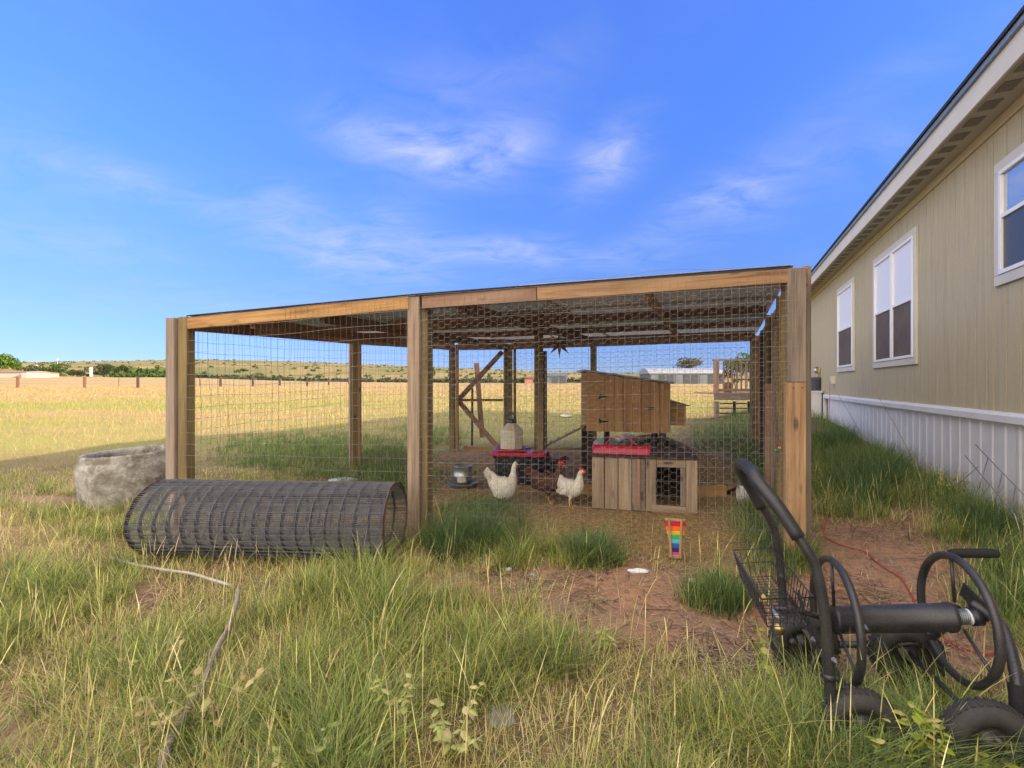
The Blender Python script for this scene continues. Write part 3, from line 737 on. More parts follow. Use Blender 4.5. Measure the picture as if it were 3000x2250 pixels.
for sg in (S0, S1-.04):
    V = [hpt(sg, -.0, 3.455), hpt(sg, -HW, 3.455), hpt(sg, -HW/2, 3.455+RISE+.18), hpt(sg+.04, -.0, 3.455), hpt(sg+.04, -HW, 3.455), hpt(sg+.04, -HW/2, 3.455+RISE+.18)]
    mb.add(V, [(0, 1, 2), (3, 5, 4), (0, 3, 4, 1), (1, 4, 5, 2), (2, 5, 3, 0)])
mb.build('gable', M['siding'], house)
# skirting
SKE = 11.35
cs_ = S0
while cs_ < SKE-.01:
    c2 = min(cs_+3.02, SKE); mbk = MB()
    prof = [(.0, .968), (.032, .962), (.058, .94), (.06, .885), (.045, .882), (.0, .885)]
    V = [hpt(cs_, o, z) for (o, z) in prof]+[hpt(c2-.006, o, z) for (o, z) in prof]; nP = len(prof)
    mbk.add(V, [(i, (i+1) % nP, (i+1) % nP+nP, i+nP) for i in range(nP)]+[tuple(range(nP)), tuple(reversed(range(nP, 2*nP)))])
    mbk.build('skirting_cap', M['skirt'], house); cs_ = c2
ps = S0
def skirt_prof():
    out = []
    for k in range(5):
        b = k*.2
        out += [(b, .010), (b+.135, .010), (b+.150, .017), (b+.178, .017), (b+.193, .010)]
    return out
while ps < SKE-.5:
    mbk = MB(); pr = skirt_prof()+[(1.0, .010)]; nP = len(pr)
    V = [hpt(ps+a, o, -.25) for a, o in pr]+[hpt(ps+a, o, .93) for a, o in pr]
    V += [hpt(ps+a, o-.004, -.25) for a, o in pr]+[hpt(ps+a, o-.004, .93) for a, o in pr]
    mbk.add(V, [(i, i+1, i+1+nP, i+nP) for i in range(nP-1)]+[(i+2*nP, i+3*nP, i+1+3*nP, i+1+2*nP) for i in range(nP-1)])
    mbk.build('skirting_panel', M['skirt'], house); ps += 1.003
hbox('skirting_corner', SKE-.01, SKE+.05, -.2, .96, -.02, .05, M['skirt'], house)
# windows
def window(Y0, Y1, z0, z1, zs, panes, up, lo_m, name='window'):
    s0, s1 = sY(Y0), sY(Y1)
    wn = thing(name, None, None, tuple(W((s0+s1)/2, z0, .0))); wn.parent = house
    wn.matrix_basis = WM[house.name].inverted() @ WM[wn.name]
    t = .085
    for (a, b, c, d_) in ((s0, s1, z0, z0+t), (s0, s1, z1-t, z1), (s0, s0+t, z0+t+.002, z1-t-.002), (s1-t, s1, z0+t+.002, z1-t-.002)):
        hbox('casing', a, b, c, d_, .002, .026, M['cream'], wn)
    s0 += t; s1 -= t; z0 += t; z1 -= t
    n_ = panes; gap = (s1-s0)/n_
    for i in range(n_):
        a, b = s0+i*gap+.003, s0+(i+1)*gap-.003; f = .036
        for (p, q, c, d_) in ((a, b, z0+.002, z0+f), (a, b, z1-f, z1-.002), (a, a+f, z0+f+.002, z1-f-.002), (b-f, b, z0+f+.002, z1-f-.002)):
            hbox('frame', p, q, c, d_, .004, .036, M['white_vinyl'], wn)
        hbox('meeting_rail', a+f+.001, b-f-.001, zs-.018, zs+.018, .004, .03, M['white_vinyl'], wn)
        hbox('upper_pane', a+f, b-f, zs+.018, z1-f, .006, .014, up, wn, 0)
        hbox('lower_screen', a+f, b-f, z0+f, zs-.018, .008, .016, lo_m, wn, 0)
    return wn
m, k = mat('lower window screen'); co, rnd = objco(k)
r_ = k.math('SINE', k.math('MULTIPLY', k.vm('LENGTH', k.vm('SUBTRACT', k.a('ShaderNodeTexCoord').outputs['Object'], (.05, 0, -.02))), 220.0))
c = k.mix(k.math('MULTIPLY', k.math('ADD', r_, 1.0), .22), (.035, .033, .036), (.12, .12, .13))
fin(k, k.a('ShaderNodeBsdfPrincipled', {'Base Color': c, 'Roughness': .3})); M['moire_screen'] = m
window(2.86, 3.94, 2.03, 3.07, 2.60, 1, M['mirror_glass'], M['moire_screen'])
window(5.52, 7.08, 1.44, 3.10, 2.25, 2, M['blind_glass'], M['screen'])
window(8.10, 9.27, 1.435, 3.09, 2.245, 1, M['blind_glass'], M['screen'])
# a second-hand outlet box with a red lead plugged in
so = sY(9.55)
hbox('outlet_box', so-.05, so+.05, 1.20, 1.36, .0, .07, M['cream'], house)

# things at the far corner
ub = thing('utility_box', 'white utility box with a black hose loop at the far corner of the house', 'utility box', tuple(W(11.8, gz(*W(11.8, 0, .25)[:2]), .25)), 0)
hbox('cabinet', 11.55, 12.15, .15, 1.0, .05, .38, M['skirt'], ub); hbox('lid', 11.53, 12.17, 1.0, 1.04, .03, .40, M['skirt'], ub)
bp = pz(2398, 1160, 11.0)
tube('hose', [pz(2400, 1150, 10.9), pz(2422, 1155, 10.7), pz(2420, 1185, 10.7), pz(2405, 1205, 10.8), pz(2388, 1208, 10.9)], .018, M['rubber'], ub, 8, 5)
gb_xy = pz(2383, 1245, 11.0)
bn = thing('tool_bin', 'dark grey storage bin beside the far corner of the house', 'bin', (gb_xy.x, gb_xy.y, gz(gb_xy.x, gb_xy.y)))
mb = MB(); c0 = Vector((gb_xy.x, gb_xy.y, gz(gb_xy.x, gb_xy.y)))
mb.lathe([(.0, 0), (.15, 0), (.19, .85), (.2, .86), (.2, .9), (.17, .9), (.15, .1), (0, .1)], 16, Matrix.Translation(c0)); mb.build('tub', M['barn_wall'], bn, True)
for i, (a, b, mm, lab) in enumerate((((2386, 1170), (2402, 1075), M['yellow'], 'long handled garden tool with a yellow wooden shaft leaning in the dark bin'),
                        ((2388, 1180), (2412, 1104), M['black_plastic'], 'tool with a black grip standing upright in the dark bin'),
                        ((2392, 1190), (2424, 1121), M['red_plastic'], 'tool with a red shaft leaning furthest right in the dark bin'))):
    t_ = thing('garden_tool', lab, 'garden tool', tuple(pz(a[0], a[1], 11.0)), 0, 'tools leaning in the bin')
    tube('shaft', [pz(a[0], a[1], 11.0), pz((a[0]+b[0])/2, (a[1]+b[1])/2, 10.95)], .016, mm, t_, 8)
    tube('grip', [pz((a[0]+b[0])/2, (a[1]+b[1])/2, 10.95), pz(b[0], b[1], 10.9)], .02, M['black_plastic'] if i else M['yellow'], t_, 8)
    if i == 0:
        mb = MB(); mb.lathe([(0, -.015), (.07, -.01), (.09, .02), (.0, .03)], 12, Matrix.Translation(pz(2393, 1085, 10.95)) @ Matrix.Rotation(1.3, 4, 'X')); mb.build('blade', M['steel'], t_, True)

# ================================================================== CHICKEN RUN
PA, PM, PR = Vector((-2.80, 3.91, 0)), Vector((-.73, 3.56, 0)), Vector((1.92, 3.12, 0))
PB, PC, PD, PQ = Vector((-2.25, 6.6, 0)), Vector((-1.0, 8.0, 0)), Vector((-.07, 8.2, 0)), Vector((4.35, 8.2, 0))
HT = {'A': 1.755, 'M': 1.87, 'R': 1.975, 'B': 1.865, 'C': 1.885, 'D': 1.91, 'Q': 2.06}
run = thing('chicken_run', 'timber framed chicken run with wire mesh walls and a low sheet roof', 'chicken run', (0, 3.5, 0))
def upright(name, p, top, size, m, parent, rz=0.0, bot=None, lean=(0, 0), T=None):
    b = bot if bot is not None else gz(p.x, p.y)-.1
    f = Vector((math.sin(rz), -math.cos(rz), 0))
    return board(name, (p.x, p.y, b), (p.x+lean[0], p.y+lean[1], top), size, T or size, m, parent, face=f, bev=.005)
fd = (PR-PM).normalized(); fn = Vector((fd.y, -fd.x, 0)); ra = math.atan2(fd.y, fd.x)
fd1 = (PM-PA).normalized(); fn1 = Vector((fd1.y, -fd1.x, 0)); ra1 = math.atan2(fd1.y, fd1.x)
def up2(name, p, top, m, W_=.09, T_=.09, rz=ra, **kw): return upright(name, p, top, W_, m, run, rz, T=T_, **kw)
# front posts: a square post with a face board
up2('post', PA+fd1*.045-fn1*.0, HT['A']+.01, M['olive_wood'], .085, .09, ra1); up2('face_board', PA-fd1*.045+fn1*.03, HT['A'], M['grey_wood'], .085, .09, ra1)
up2('post', PM+fd*.030-fn*.080, HT['M']+.015, M['olive_wood'], .09, .13); up2('face_board', PM+fn*.01-fd*.022, HT['M'], M['pale_wood'], .098, .045)
up2('post', PR-fn*.065-fd*.012, HT['R']-.005, M['olive_wood'], .085, .08)
board('face_board', (PR.x-.005, PR.y, 1.213), (PR.x-.005, PR.y, HT['R']+.005), .115, .045, M['grey_wood'], run, fn, off=.012)
board('face_board', (PR.x-.01, PR.y, gz(PR.x, PR.y)-.06), (PR.x-.01, PR.y, 1.21), .122, .05, M['fresh_wood'], run, fn, off=.008)
for dx in (-.028, .028):
    c = PR+fn*.036+fd*dx; mb = MB(); mb.lathe([(0, .003), (.004, .003), (.005, 0)], 8, Matrix.Translation((c.x, c.y, 1.175)) @ Matrix.Rotation(math.radians(90), 4, 'X')); mb.build('screw', M['rust'], run)
R2 = Vector((2.125, 3.34, 0)); upright('gate_stud', R2, 2.05, .045, M['grey_wood'], run, ra+.1, T=.08)
# back and side posts
up2('post', PB, HT['B'], M['olive_wood'], .085, .09, .5); up2('face_board', PB+Vector((-.075, .02, 0)), HT['B']-.06, M['grey_wood'], .03, .09, .5)
up2('face_board', PB+Vector((.068, -.0, 0)), HT['B']-.04, M['brown_wood'], .036, .09, .5)
up2('post', PC+Vector((-.04, 0, 0)), HT['C'], M['olive_wood'], .10, .10, 0); up2('face_board', PC+Vector((.048, .0, 0)), HT['C'], M['orange_wood'], .05, .085, 0)
up2('post', PD+Vector((0, 0, 0)), HT['D'], M['olive_wood'], .16, .10, 0); up2('face_board', PD+Vector((.12, .02, 0)), HT['D']-.05, M['olive_wood'], .05, .09, 0)
PE = Vector((1.45, 8.2, 0)); up2('post', PE, 1.98, M['olive_wood'], .10, .09, 0)
PF = Vector((.34, 5.87, 0)); up2('post', PF, 1.90, M['olive_wood'], .105, .09, .1); up2('face_board', PF+Vector((.078, .02, 0)), 1.62, M['dark_wood'], .045, .09, .1)
up2('post', PQ+Vector((-.02, 0, 0)), HT['Q'], M['olive_wood'], .15, .1, 0); up2('face_board', PQ+Vector((.13, -.4, 0)), HT['Q']-.02, M['dark_wood'], .11, .04, 1.1)
def side(t): return PR.lerp(PQ, t)
for t_, wd_, mm, tp, ex in ((.42, .15, 'olive_wood', 1.98, .0), (.40, .10, 'grey_wood', 1.99, .12), (.30, .09, 'red_wood', 1.2, -.14), (.66, .12, 'dark_wood', 1.95, 0), (.80, .09, 'red_wood', 1.9, 0), (.19, .09, 'olive_wood', 1.98, .02)):
    q = side(t_)+Vector((ex*.4, 0, 0)); up2('side_board', q, tp, M[mm], wd_, .05, .25+t_)
# beams
def z_(p, h): return Vector((p.x, p.y, h))
BH = .095
board('front_beam', z_(PA, HT['A']-BH/2)+fd1*.085, z_(PM, HT['M']-BH/2)-fd1*.06, BH, .04, M['orange_wood'], run, fn1, off=.02)
board('front_beam', z_(PM, HT['M']-BH/2)+fd*.048, z_(PM.lerp(PR, .345), (HT['M']*.655+HT['R']*.345)-BH/2), BH, .04, M['red_wood'], run, fn, off=.015)
board('front_beam', z_(PM.lerp(PR, .347), (HT['M']*.653+HT['R']*.347)-BH/2), z_(PR, HT['R']-BH/2)-fd*.05, BH, .04, M['fresh_wood'], run, fn, off=.015)
BB = .12
for a, b, ha, hb, mm in ((PA, PB, 'A', 'B', 'brown_wood'), (PB, PC, 'B', 'C', 'brown_wood'), (PC, PD, 'C', 'D', 'brown_wood'), (PD, PQ, 'D', 'Q', 'brown_wood'), (PR, PQ, 'R', 'Q', 'brown_wood')):
    d_ = (b-a).normalized()*.06; board('edge_beam', z_(a, HT[ha]-BB/2+.02)+d_, z_(b, HT[hb]-BB/2+.02)-d_, BB, .04, M[mm], run, Vector((d_.y, -d_.x, 0)), off=.06)
def roof_front(u):
    a = z_(PA+fd1*.085, HT['A']+.004); b = z_(PM, HT['M']+.003); c = z_(PR, HT['R']+.003)-fd*.045
    k = .44
    p = a.lerp(b, u/k) if u < k else b.lerp(c, (u-k)/(1-k)); return p+fn*.036
def roof_back(u):
    pts = [(0, z_(PB, HT['B']+.02)+Vector((-.06, .05, 0))), (.20, z_(PC, HT['C']+.03)+Vector((0, .08, 0))), (.34, z_(PD, HT['D']+.035)+Vector((0, .1, 0))), (1, z_(PQ, HT['Q']+.03)+Vector((.06, .1, 0)))]
    for (a, p), (b, q_) in zip(pts, pts[1:]):
        if u <= b: return p.lerp(q_, (u-a)/(b-a))
    return pts[-1][1]
def roofp(u, v, dz=0.0):
    p = roof_front(u).lerp(roof_back(u), v); p.z += dz; return p
def joist(name, a, b, W_, T_, m, drop=.0):
    pa, pb = Vector(a), Vector(b); board(name, pa-Vector((0, 0, drop)), pb-Vector((0, 0, drop)), T_, W_, m, run, face=(0, 0, 1))
# rafters and purlins hang under the sheets
for (a, b, mm) in (((.255, .02), (.34, .98), 'rafter_wood'), ((.50, .02), (.60, .98), 'rafter_wood'), ((.80, .02), (.80, .98), 'brown_wood'), ((.12, .02), (.19, .98), 'brown_wood')):
    joist('rafter', roofp(*a), roofp(*b), .09, .04, M[mm], .085)
for v_, mm in ((.5, 'red_wood'), (.26, 'rafter_wood'), (.76, 'brown_wood')):
    joist('purlin', roofp(.01, v_), roofp(.40, v_), .06, .04, M['brown_wood'], .075); joist('purlin', roofp(.401, v_), roofp(.985, v_), .07, .045, M[mm], .078)
# sheets: ribs run along the front edge
cols = [['sheet_green', 'sheet_green', 'sheet_grey'], ['sheet_green', 'sheet_red', 'sheet_grey'], ['sheet_tan', 'sheet_grey', 'sheet_green'], ['sheet_tan', 'sheet_white', 'sheet_clear']]
us = [(-.005, .245), (.235, .62), (.61, 1.005)]
for j in range(4):
    for i, (u0, u1) in enumerate(us):
        v0, v1 = (j*.25-.012 if j else .0), j*.25+.262; nu, nv = 8, 33; V = []; ply = 'ply' in cols[j][i]
        lift = -.008+.004*i+.008*(j % 2)+random.uniform(0, .004)
        for b in range(nv):
            for a in range(nu):
                u = u0+(u1-u0)*a/(nu-1); v = v0+(v1-v0)*b/(nv-1)
                V.append(roofp(u, v, .016+lift+(0 if ply else .009*(1 if (b % 4) in (1, 2) else 0))))
        nn = len(V); V += [q_+Vector((0, 0, .003 if not ply else .012)) for q_ in V]
        Fc = [(b*nu+a, b*nu+a+1, (b+1)*nu+a+1, (b+1)*nu+a) for b in range(nv-1) for a in range(nu-1)]
        Fc = [tuple(reversed(f)) for f in Fc]+[tuple(x+nn for x in f) for f in Fc]
        Fc += [(a, a+1, a+1+nn, a+nn) for a in range(nu-1)]+[((nv-1)*nu+a+nn, (nv-1)*nu+a+1+nn, (nv-1)*nu+a+1, (nv-1)*nu+a) for a in range(nu-1)]
        o = mesh('roof_sheet', V, Fc, M[cols[j][i]], run)
# thin dark felt edge over the front beam
for (u0, u1) in ((0, .25), (.245, .44), (.44, .62), (.618, .80), (.80, 1.0)):
    joist('drip_strip', roofp(u0, -.002), roofp(u1, -.002), .010, .008, M['shingle'], -.012)
# braces of the back door, boards leaning by it
def bb(name, a, b, Z, W_, m, T_=.035): board(name, pz(a[0], a[1], Z), pz(b[0], b[1], Z), W_, T_, m, run, (0, -1, 0))
bb('brace', (1344, 1170), (1472, 1030), 8.08, .085, M['red_wood']); bb('brace', (1344, 1175), (1462, 1315), 8.06, .085, M['red_wood']); bb('cross_rail', (1342, 1172), (1474, 1172), 8.12, .045, M['brown_wood'])
bb('back_rail', (1360, 1312), (1466, 1318), 8.1, .07, M['orange_wood'], .1); bb('back_rail', (1480, 1316), (1736, 1318), 8.12, .08, M['orange_wood'], .1)
tp = thing('fence_stake', 'thin dark metal stake standing behind the back door', 'stake', tuple(pz(1383, 1300, 8.6)))
board('stake_bar', pz(1383, 1315, 8.6), pz(1384, 1137, 8.6), .04, .02, M['black_paint'], tp)
lb = board('leaning_plank', pz(1413, 1282, 8.75), pz(1396, 1063, 8.75), .095, .04, M['red_wood'], None, (0, -1, 0))
tag(lb, 'weathered brown plank standing upright behind the diagonal door braces', 'plank')

# wire
def wob(u, v, seed, amp): return amp*math.sin(u*2.3+seed)*math.sin(v*1.7+seed*1.3)+amp*.4*math.sin(u*7+v*5+seed)
def panel_map(a, b, ha, hb, z0=.0, seed=0, amp=.012, off=0.0):
    a = Vector((a.x, a.y, 0)); b = Vector((b.x, b.y, 0)); L = (b-a).length; d_ = (b-a)/L; nn = Vector((d_.y, -d_.x, 0))
    ga, gb = gz(a.x, a.y)+z0, gz(b.x, b.y)+z0
    def f(u, v):   # u metres along, v 0..1 up
        t = u/L; lo = ga+(gb-ga)*t; hi = ha+(hb-ha)*t
        return a+d_*(u+wob(v*2, u, seed, amp*.8))+nn*(off+wob(u, v*2, seed, amp))+Vector((0, 0, lo+(hi-lo)*v+wob(u, v*3, seed+2, amp*.6)))
    return f, L
def weld(name, a, b, ha, hb, du, dv, r, m, seed=1, amp=.012, off=0.0, z0=.01, irregular=0.0, parent=None):
    f, L = panel_map(a, b, ha, hb, z0, seed, amp, off); H = max(ha, hb); mb = MB()
    u = .01; rr = random.Random(seed)
    while u < L:
        mb.tube([f(u, v/12) for v in range(13)], r, 3, False); u += du*(1+rr.uniform(-irregular, irregular))
    n_ = int(H/dv)
    for j in range(n_+1):
        v = j/n_; mb.tube([f(L*i/14, v) for i in range(15)], r, 3, False)
    return mb.build(name, m, parent or run)
def hexwire(name, a, b, ha, hb, sc, r, m, seed=3, amp=.01, off=0.0, vmin=0.0, parent=None):
    f, L = panel_map(a, b, ha, hb, .0, seed, amp, off); H = max(ha, hb); mb = MB(); h = sc*math.sqrt(3)/2
    ncol = int(L/(1.5*sc))+1; nrow = int(H/(2*h))+1
    def pt(x, y):
        q = hash((round(x/sc*4), round(y/h*4), seed)) % 1000/1000-.5
        return f(min(max(x+q*.004, 0), L), min(max(y/H+q*.002, 0), 1))
    for i in range(ncol):
        for j in range(nrow):
            cx = i*1.5*sc; cy = j*2*h+(h if i % 2 else 0)
            if cy > H or cy/H < vmin: continue
            p = [(cx-sc/2, cy-h), (cx+sc/2, cy-h), (cx+sc, cy), (cx+sc/2, cy+h)]
            for (x1, y1), (x2, y2), k_ in zip(p, p[1:], (1.6, 1, 1)):
                if x1 > L or x2 > L or y1 > H or y2 > H or y1 < 0 or y2 < 0: continue
                mb.tube([pt(x1, y1), pt(x2, y2)], r*k_, 3, False)
    return mb.build(name, m, parent or run)
weld('welded_mesh', PA+fd1*.02, PM, HT['A'], HT['M'], .0508, .1016, .0011, M['wire'], 1, .014, .045, irregular=.15)
weld('welded_mesh', PM+fd*.02, PR, HT['M']+.01, HT['R']-.01, .0508, .1016, .0009, M['wire'], 4, .004, .048)
hexwire('chicken_wire', PM+fd*.03, PR-fd*.03, HT['M']-.10, HT['R']-.10, .0295, .00055, M['wire'], 5, .003, .042)
weld('welded_mesh', PA, PB, HT['A'], HT['B'], .1016, .1016, .0013, M['old_wire'], 6, .02, -.04)
weld('welded_mesh', PB, PC, HT['B'], HT['C'], .1016, .1016, .0014, M['old_wire'], 7, .02, -.04)
weld('welded_mesh', PD, PQ, HT['D'], HT['Q'], .1016, .1016, .0014, M['old_wire'], 8, .02, -.04)
hexwire('chicken_wire', PD, PQ, HT['D']-.1, HT['Q']-.1, .05, .0008, M['wire'], 9, .01, -.05)
weld('welded_mesh', PC, PD, HT['C'], HT['D'], .1016, .1016, .0014, M['old_wire'], 10, .012, -.04)
weld('welded_mesh', PR, PQ, HT['R'], HT['Q'], .1016, .1016, .0013, M['old_wire'], 11, .015, .05)
hexwire('chicken_wire', PR, PQ, HT['R']-.05, HT['Q']-.05, .045, .0007, M['wire'], 12, .008, .045)
# loose strand standing above the front beam
tube('loose_strand', [roofp(u, -.01, .03+.012*math.sin(u*40)) for u in [.62+.02*i for i in range(16)]], .0012, M['wire'], run, 4, 2)

# small things on the wire
xyl = thing('rainbow_toy', 'rainbow xylophone toy with two pale rails hanging on the front wire', 'toy', tuple(pz(1978, 1636, 3.17)))
def onfront(px, py, out=.075):
    # intersect the sight line with the plane of the front wire
    dr = Vector(((px-1500)/F, 1, -(py-1125)/F)); p0 = PM+fn*out; t = (p0.dot(fn))/(dr.dot(fn)); q_ = dr*t; return Vector((q_.x, q_.y, EYE+q_.z))
ys_ = [1531+i*12.6 for i in range(8)]
for i, y_ in enumerate(ys_):
    hw = 30-i*2.4; cx = 1979+i*.2
    board('key', onfront(cx-hw, y_+4), onfront(cx+hw, y_+5), .028, .008, M['rainbow'][i], xyl, fn, bev=.002)
for a, b in (((1960, 1517), (1966, 1633)), ((1998, 1521), (1992, 1636))): board('rail', onfront(*a, .088), onfront(*b, .088), .016, .014, M['fresh_wood'], xyl, fn)
board('cross_bar', onfront(1948, 1521, .08), onfront(2008, 1525, .08), .02, .012, M['fresh_wood'], xyl, fn); board('cross_bar', onfront(1958, 1628, .08), onfront(1998, 1632, .08), .02, .012, M['fresh_wood'], xyl, fn)
# star under the roof
def star(c, R, r_in, name, m, parent):
    mb = MB(); n_ = 5
    for k_ in range(n_):
        pass
    V = []; Fc = []
    ring = []
    for k_ in range(16):
        a = math.pi*k_/8+math.pi/8*0; rad = R if k_ % 2 == 0 else r_in; ring.append(c+Vector((math.sin(a)*rad, .0, -math.cos(a)*rad)))
    V = ring+[c+Vector((0, -r_in*.9, 0)), c+Vector((0, r_in*.9, 0))]
    for i in range(16): Fc += [(i, (i+1) % 16, 16), ((i+1) % 16, i, 17)]
    return mesh(name, V, Fc, m, parent)
sc_ = pz(1639, 1008, 4.9)
st = thing('star_ornament', 'dark metal star hanging from the roof of the run', 'star', tuple(sc_))
o = star(sc_, .15, .05, 'star_body', M['rust'], st); tube('hook', [sc_+Vector((0, 0, .15)), Vector((sc_.x, sc_.y, 1.92))], .003, M['rust'], st, 5)
sp_ = pz(2281, 1312, 3.9)
spn = thing('wind_spinner', 'small multicoloured trinket hanging on the side wall of the run', 'ornament', tuple(sp_))
for i, (mm, dx, dz) in enumerate(((0, -.0, .03), (2, .01, .0), (3, -.02, -.02), (5, .02, -.03))):
    mb = MB(); mb.lathe([(0, -.012), (.012, -.008), (.016, 0), (.012, .008), (0, .012)], 8, Matrix.Translation(sp_+Vector((dx, 0, dz)))); mb.build('bead', M['rainbow'][mm], spn, True)
tube('cord', [sp_+Vector((0, 0, .05)), sp_+Vector((0, 0, .25))], .002, M['wire'], spn, 4)

# ================================================================== INSIDE THE RUN
# raised coop
coop = thing('hen_coop', 'raised plywood hen coop with a sloping roof and nest box on dark legs', 'hen coop', (1.4, 6.1, gz(1.4, 6.1)))
cx0, cx1, cy0, cy1 = .955, 2.0, 5.87, 6.42
zb, zl, zr = .60, 1.355, 1.20
n_ = 9; wv = (cx1-cx0)/n_
for i in range(n_):
    a, b = cx0+i*wv, cx0+(i+1)*wv-.005; ta = zl+(zr-zl)*(i/n_); tb = zl+(zr-zl)*((i+1)/n_)
    V = [(a, cy0, zb-.03*i/n_), (b, cy0, zb-.03*i/n_), (b, cy0+.018, zb), (a, cy0+.018, zb), (a, cy0, ta), (b, cy0, tb), (b, cy0+.018, tb), (a, cy0+.018, ta)]
    c_ = Vector(((a+b)/2, cy0+.009, .95)); fr = Matrix(((0, 1, 0, c_.x), (0, 0, 1, c_.y), (1, 0, 0, c_.z), (0, 0, 0, 1)))
    mesh('front_plank', V, BOXF, M['ply'], coop, frame=fr)
V = [(cx0+.01, cy0+.02, zb), (cx1-.01, cy0+.02, zb), (cx1-.01, cy1, zb), (cx0+.01, cy1, zb), (cx0+.01, cy0+.02, zl-.005), (cx1-.01, cy0+.02, zr-.005), (cx1-.01, cy1, zr-.005), (cx0+.01, cy1, zl-.005)]
mesh('box', V, BOXF, M['ply'], coop)
board('side_board', (cx1+.006, cy0+.04, zb-.02), (cx1+.006, cy0+.04, zr), .10, .02, M['pallet_wood'], coop, (1, 0, 0)); board('side_board', (cx1+.006, cy0+.30, zb-.02), (cx1+.006, cy0+.30, zr), .40, .018, M['ply'], coop, (1, 0, 0))
dz_ = (zr-zl)/(cx1-cx0)
board('roof_panel', (cx0-.05, (cy0+cy1)/2, zl-dz_*-.05+.028), (cx1+.05, (cy0+cy1)/2, zr+dz_*.05+.018), (cy1-cy0)+.12, .022, M['steel'], coop, (0, 0, 1))
for (x, y) in ((cx0+.045, cy0+.04), (cx1-.07, cy0+.04), (cx0+.36, cy1-.03), (cx1-.03, cy1-.05), (cx0+.045, cy1-.04)): board('leg', (x, y, gz(x, y)-.05), (x, y, zb+.03), .07, .07, M['dark_wood'], coop)
nx0, nx1 = cx1+.03, cx1+.26
V = [(nx0, cy0+.12, .665), (nx1, cy0+.12, .655), (nx1, cy0+.5, .655), (nx0, cy0+.5, .665), (nx0, cy0+.12, .985), (nx1, cy0+.12, .915), (nx1, cy0+.5, .915), (nx0, cy0+.5, .985)]
nb = mesh('nest_box', V, BOXF, M['ply'], coop); board('nest_lid', (nx0-.01, cy0+.31, 1.0), (nx1+.04, cy0+.31, .918), .44, .014, M['steel'], nb, (0, 0, 1))
def hinge(c, L, hh):
    mb = MB(); mb.box((c.x-.012, c.y-.006, c.z-hh), (c.x+.012, c.y, c.z+hh)); mb.add([(c.x+.012, c.y-.006, c.z-.014), (c.x+L, c.y-.006, c.z-.005), (c.x+L, c.y-.006, c.z+.005), (c.x+.012, c.y-.006, c.z+.014),
        (c.x+.012, c.y, c.z-.014), (c.x+L, c.y, c.z-.005), (c.x+L, c.y, c.z+.005), (c.x+.012, c.y, c.z+.014)], BOXF); mb.build('hinge', M['black'], coop)
for y_ in (1162, 1235): q_ = pz(1757, y_, cy0-.002); hinge(q_, .10, .035)
q_ = pz(1903, 1196, cy0-.004); mb = MB(); mb.box((q_.x-.06, q_.y-.008, q_.z-.008), (q_.x+.06, q_.y, q_.z+.008)); mb.box((q_.x-.02, q_.y-.016, q_.z-.016), (q_.x+.02, q_.y-.008, q_.z+.016)); mb.build('latch', M['black'], coop)
# ramp up to the coop
rm = thing('hen_ramp', 'narrow cleated wooden ramp leaning up to the left side of the hen coop', 'ramp', tuple(pz(1605, 1301, 6.1)))
ra_, rb_ = pz(1600, 1305, 6.15), pz(1714, 1248, 6.05)
board('plank', ra_, rb_, .16, .02, M['red_wood'], rm, (0, 0, 1))
for i in range(5):
    c_ = ra_.lerp(rb_, .12+.2*i)+Vector((0, 0, .018)); board('cleat', c_+Vector((0, -.08, 0)), c_+Vector((0, .08, 0)), .025, .016, M['brown_wood'], rm, (0, 0, 1))

# low pallet-wood shelter
sh = thing('pallet_shelter', 'low shelter of upright pallet planks with a dark square opening', 'shelter', (1.25, 4.6, gz(1.25, 4.6)))
a_, b_ = Vector((.775, 4.47, 0)), Vector((1.705, 4.24, 0)); sd = (b_-a_); SL = sd.length; sd.normalize(); sn = Vector((sd.y, -sd.x, 0)); zt = .505
def SP(u, z, o=0.0): q_ = a_+sd*u+sn*o; return Vector((q_.x, q_.y, z))
bw_ = [(0, .118), (.121, .246), (.249, .372), (.375, .497), (.50, .60)]
for i, (u0, u1) in enumerate(bw_):
    g_ = random.uniform(-.012, .006)
    board('plank', SP((u0+u1)/2, .0, 0), SP((u0+u1)/2, zt-.008+g_*.3, 0), u1-u0-.004, .018, M[('pallet_wood', 'fresh_wood', 'pallet_wood', 'grey_wood', 'pallet_wood')[i] if i != 1 else 'pallet_wood'], sh, sn)
board('stud', SP(.435, .02, .02), SP(.435, zt-.01, .02), .035, .02, M['brown_wood'], sh, sn)
board('lintel', SP(.602, zt-.045, 0), SP(SL-.10, zt-.045, 0), .075, .02, M['pallet_wood'], sh, sn); board('sill_board', SP(.56, .035, .012), SP(SL-.10, .03, .012), .07, .022, M['pallet_wood'], sh, sn)
board('plank', SP(.838, .07, 0), SP(.838, zt-.085, 0), .055, .018, M['grey_wood'], sh, sn)
board('corner_post', SP(SL-.05, -.02, .004), SP(SL-.05, zt-.006, .004), .095, .05, M['pallet_wood'], sh, sn)
DP = .62
board('side_wall', SP(.012, zt/2-.02, -DP/2-.02), SP(SL, zt/2-.02, -DP/2-.02), 0.01, .01, M['dark_wood'], sh, sn)
mb = MB()
for (u0, u1, o0, o1) in ((0, .018, -.02, -DP), (SL-.018, SL, -.03, -DP), (0, SL, -DP, -DP-.018)):
    V = [SP(u0, -.03, o0), SP(u1, -.03, o0), SP(u1, -.03, o1), SP(u0, -.03, o1), SP(u0, zt-.012, o0), SP(u1, zt-.012, o0), SP(u1, zt-.012, o1), SP(u0, zt-.012, o1)]
    mb.add(V, BOXF)
mb.build('shell', M['dark_wood'], sh)
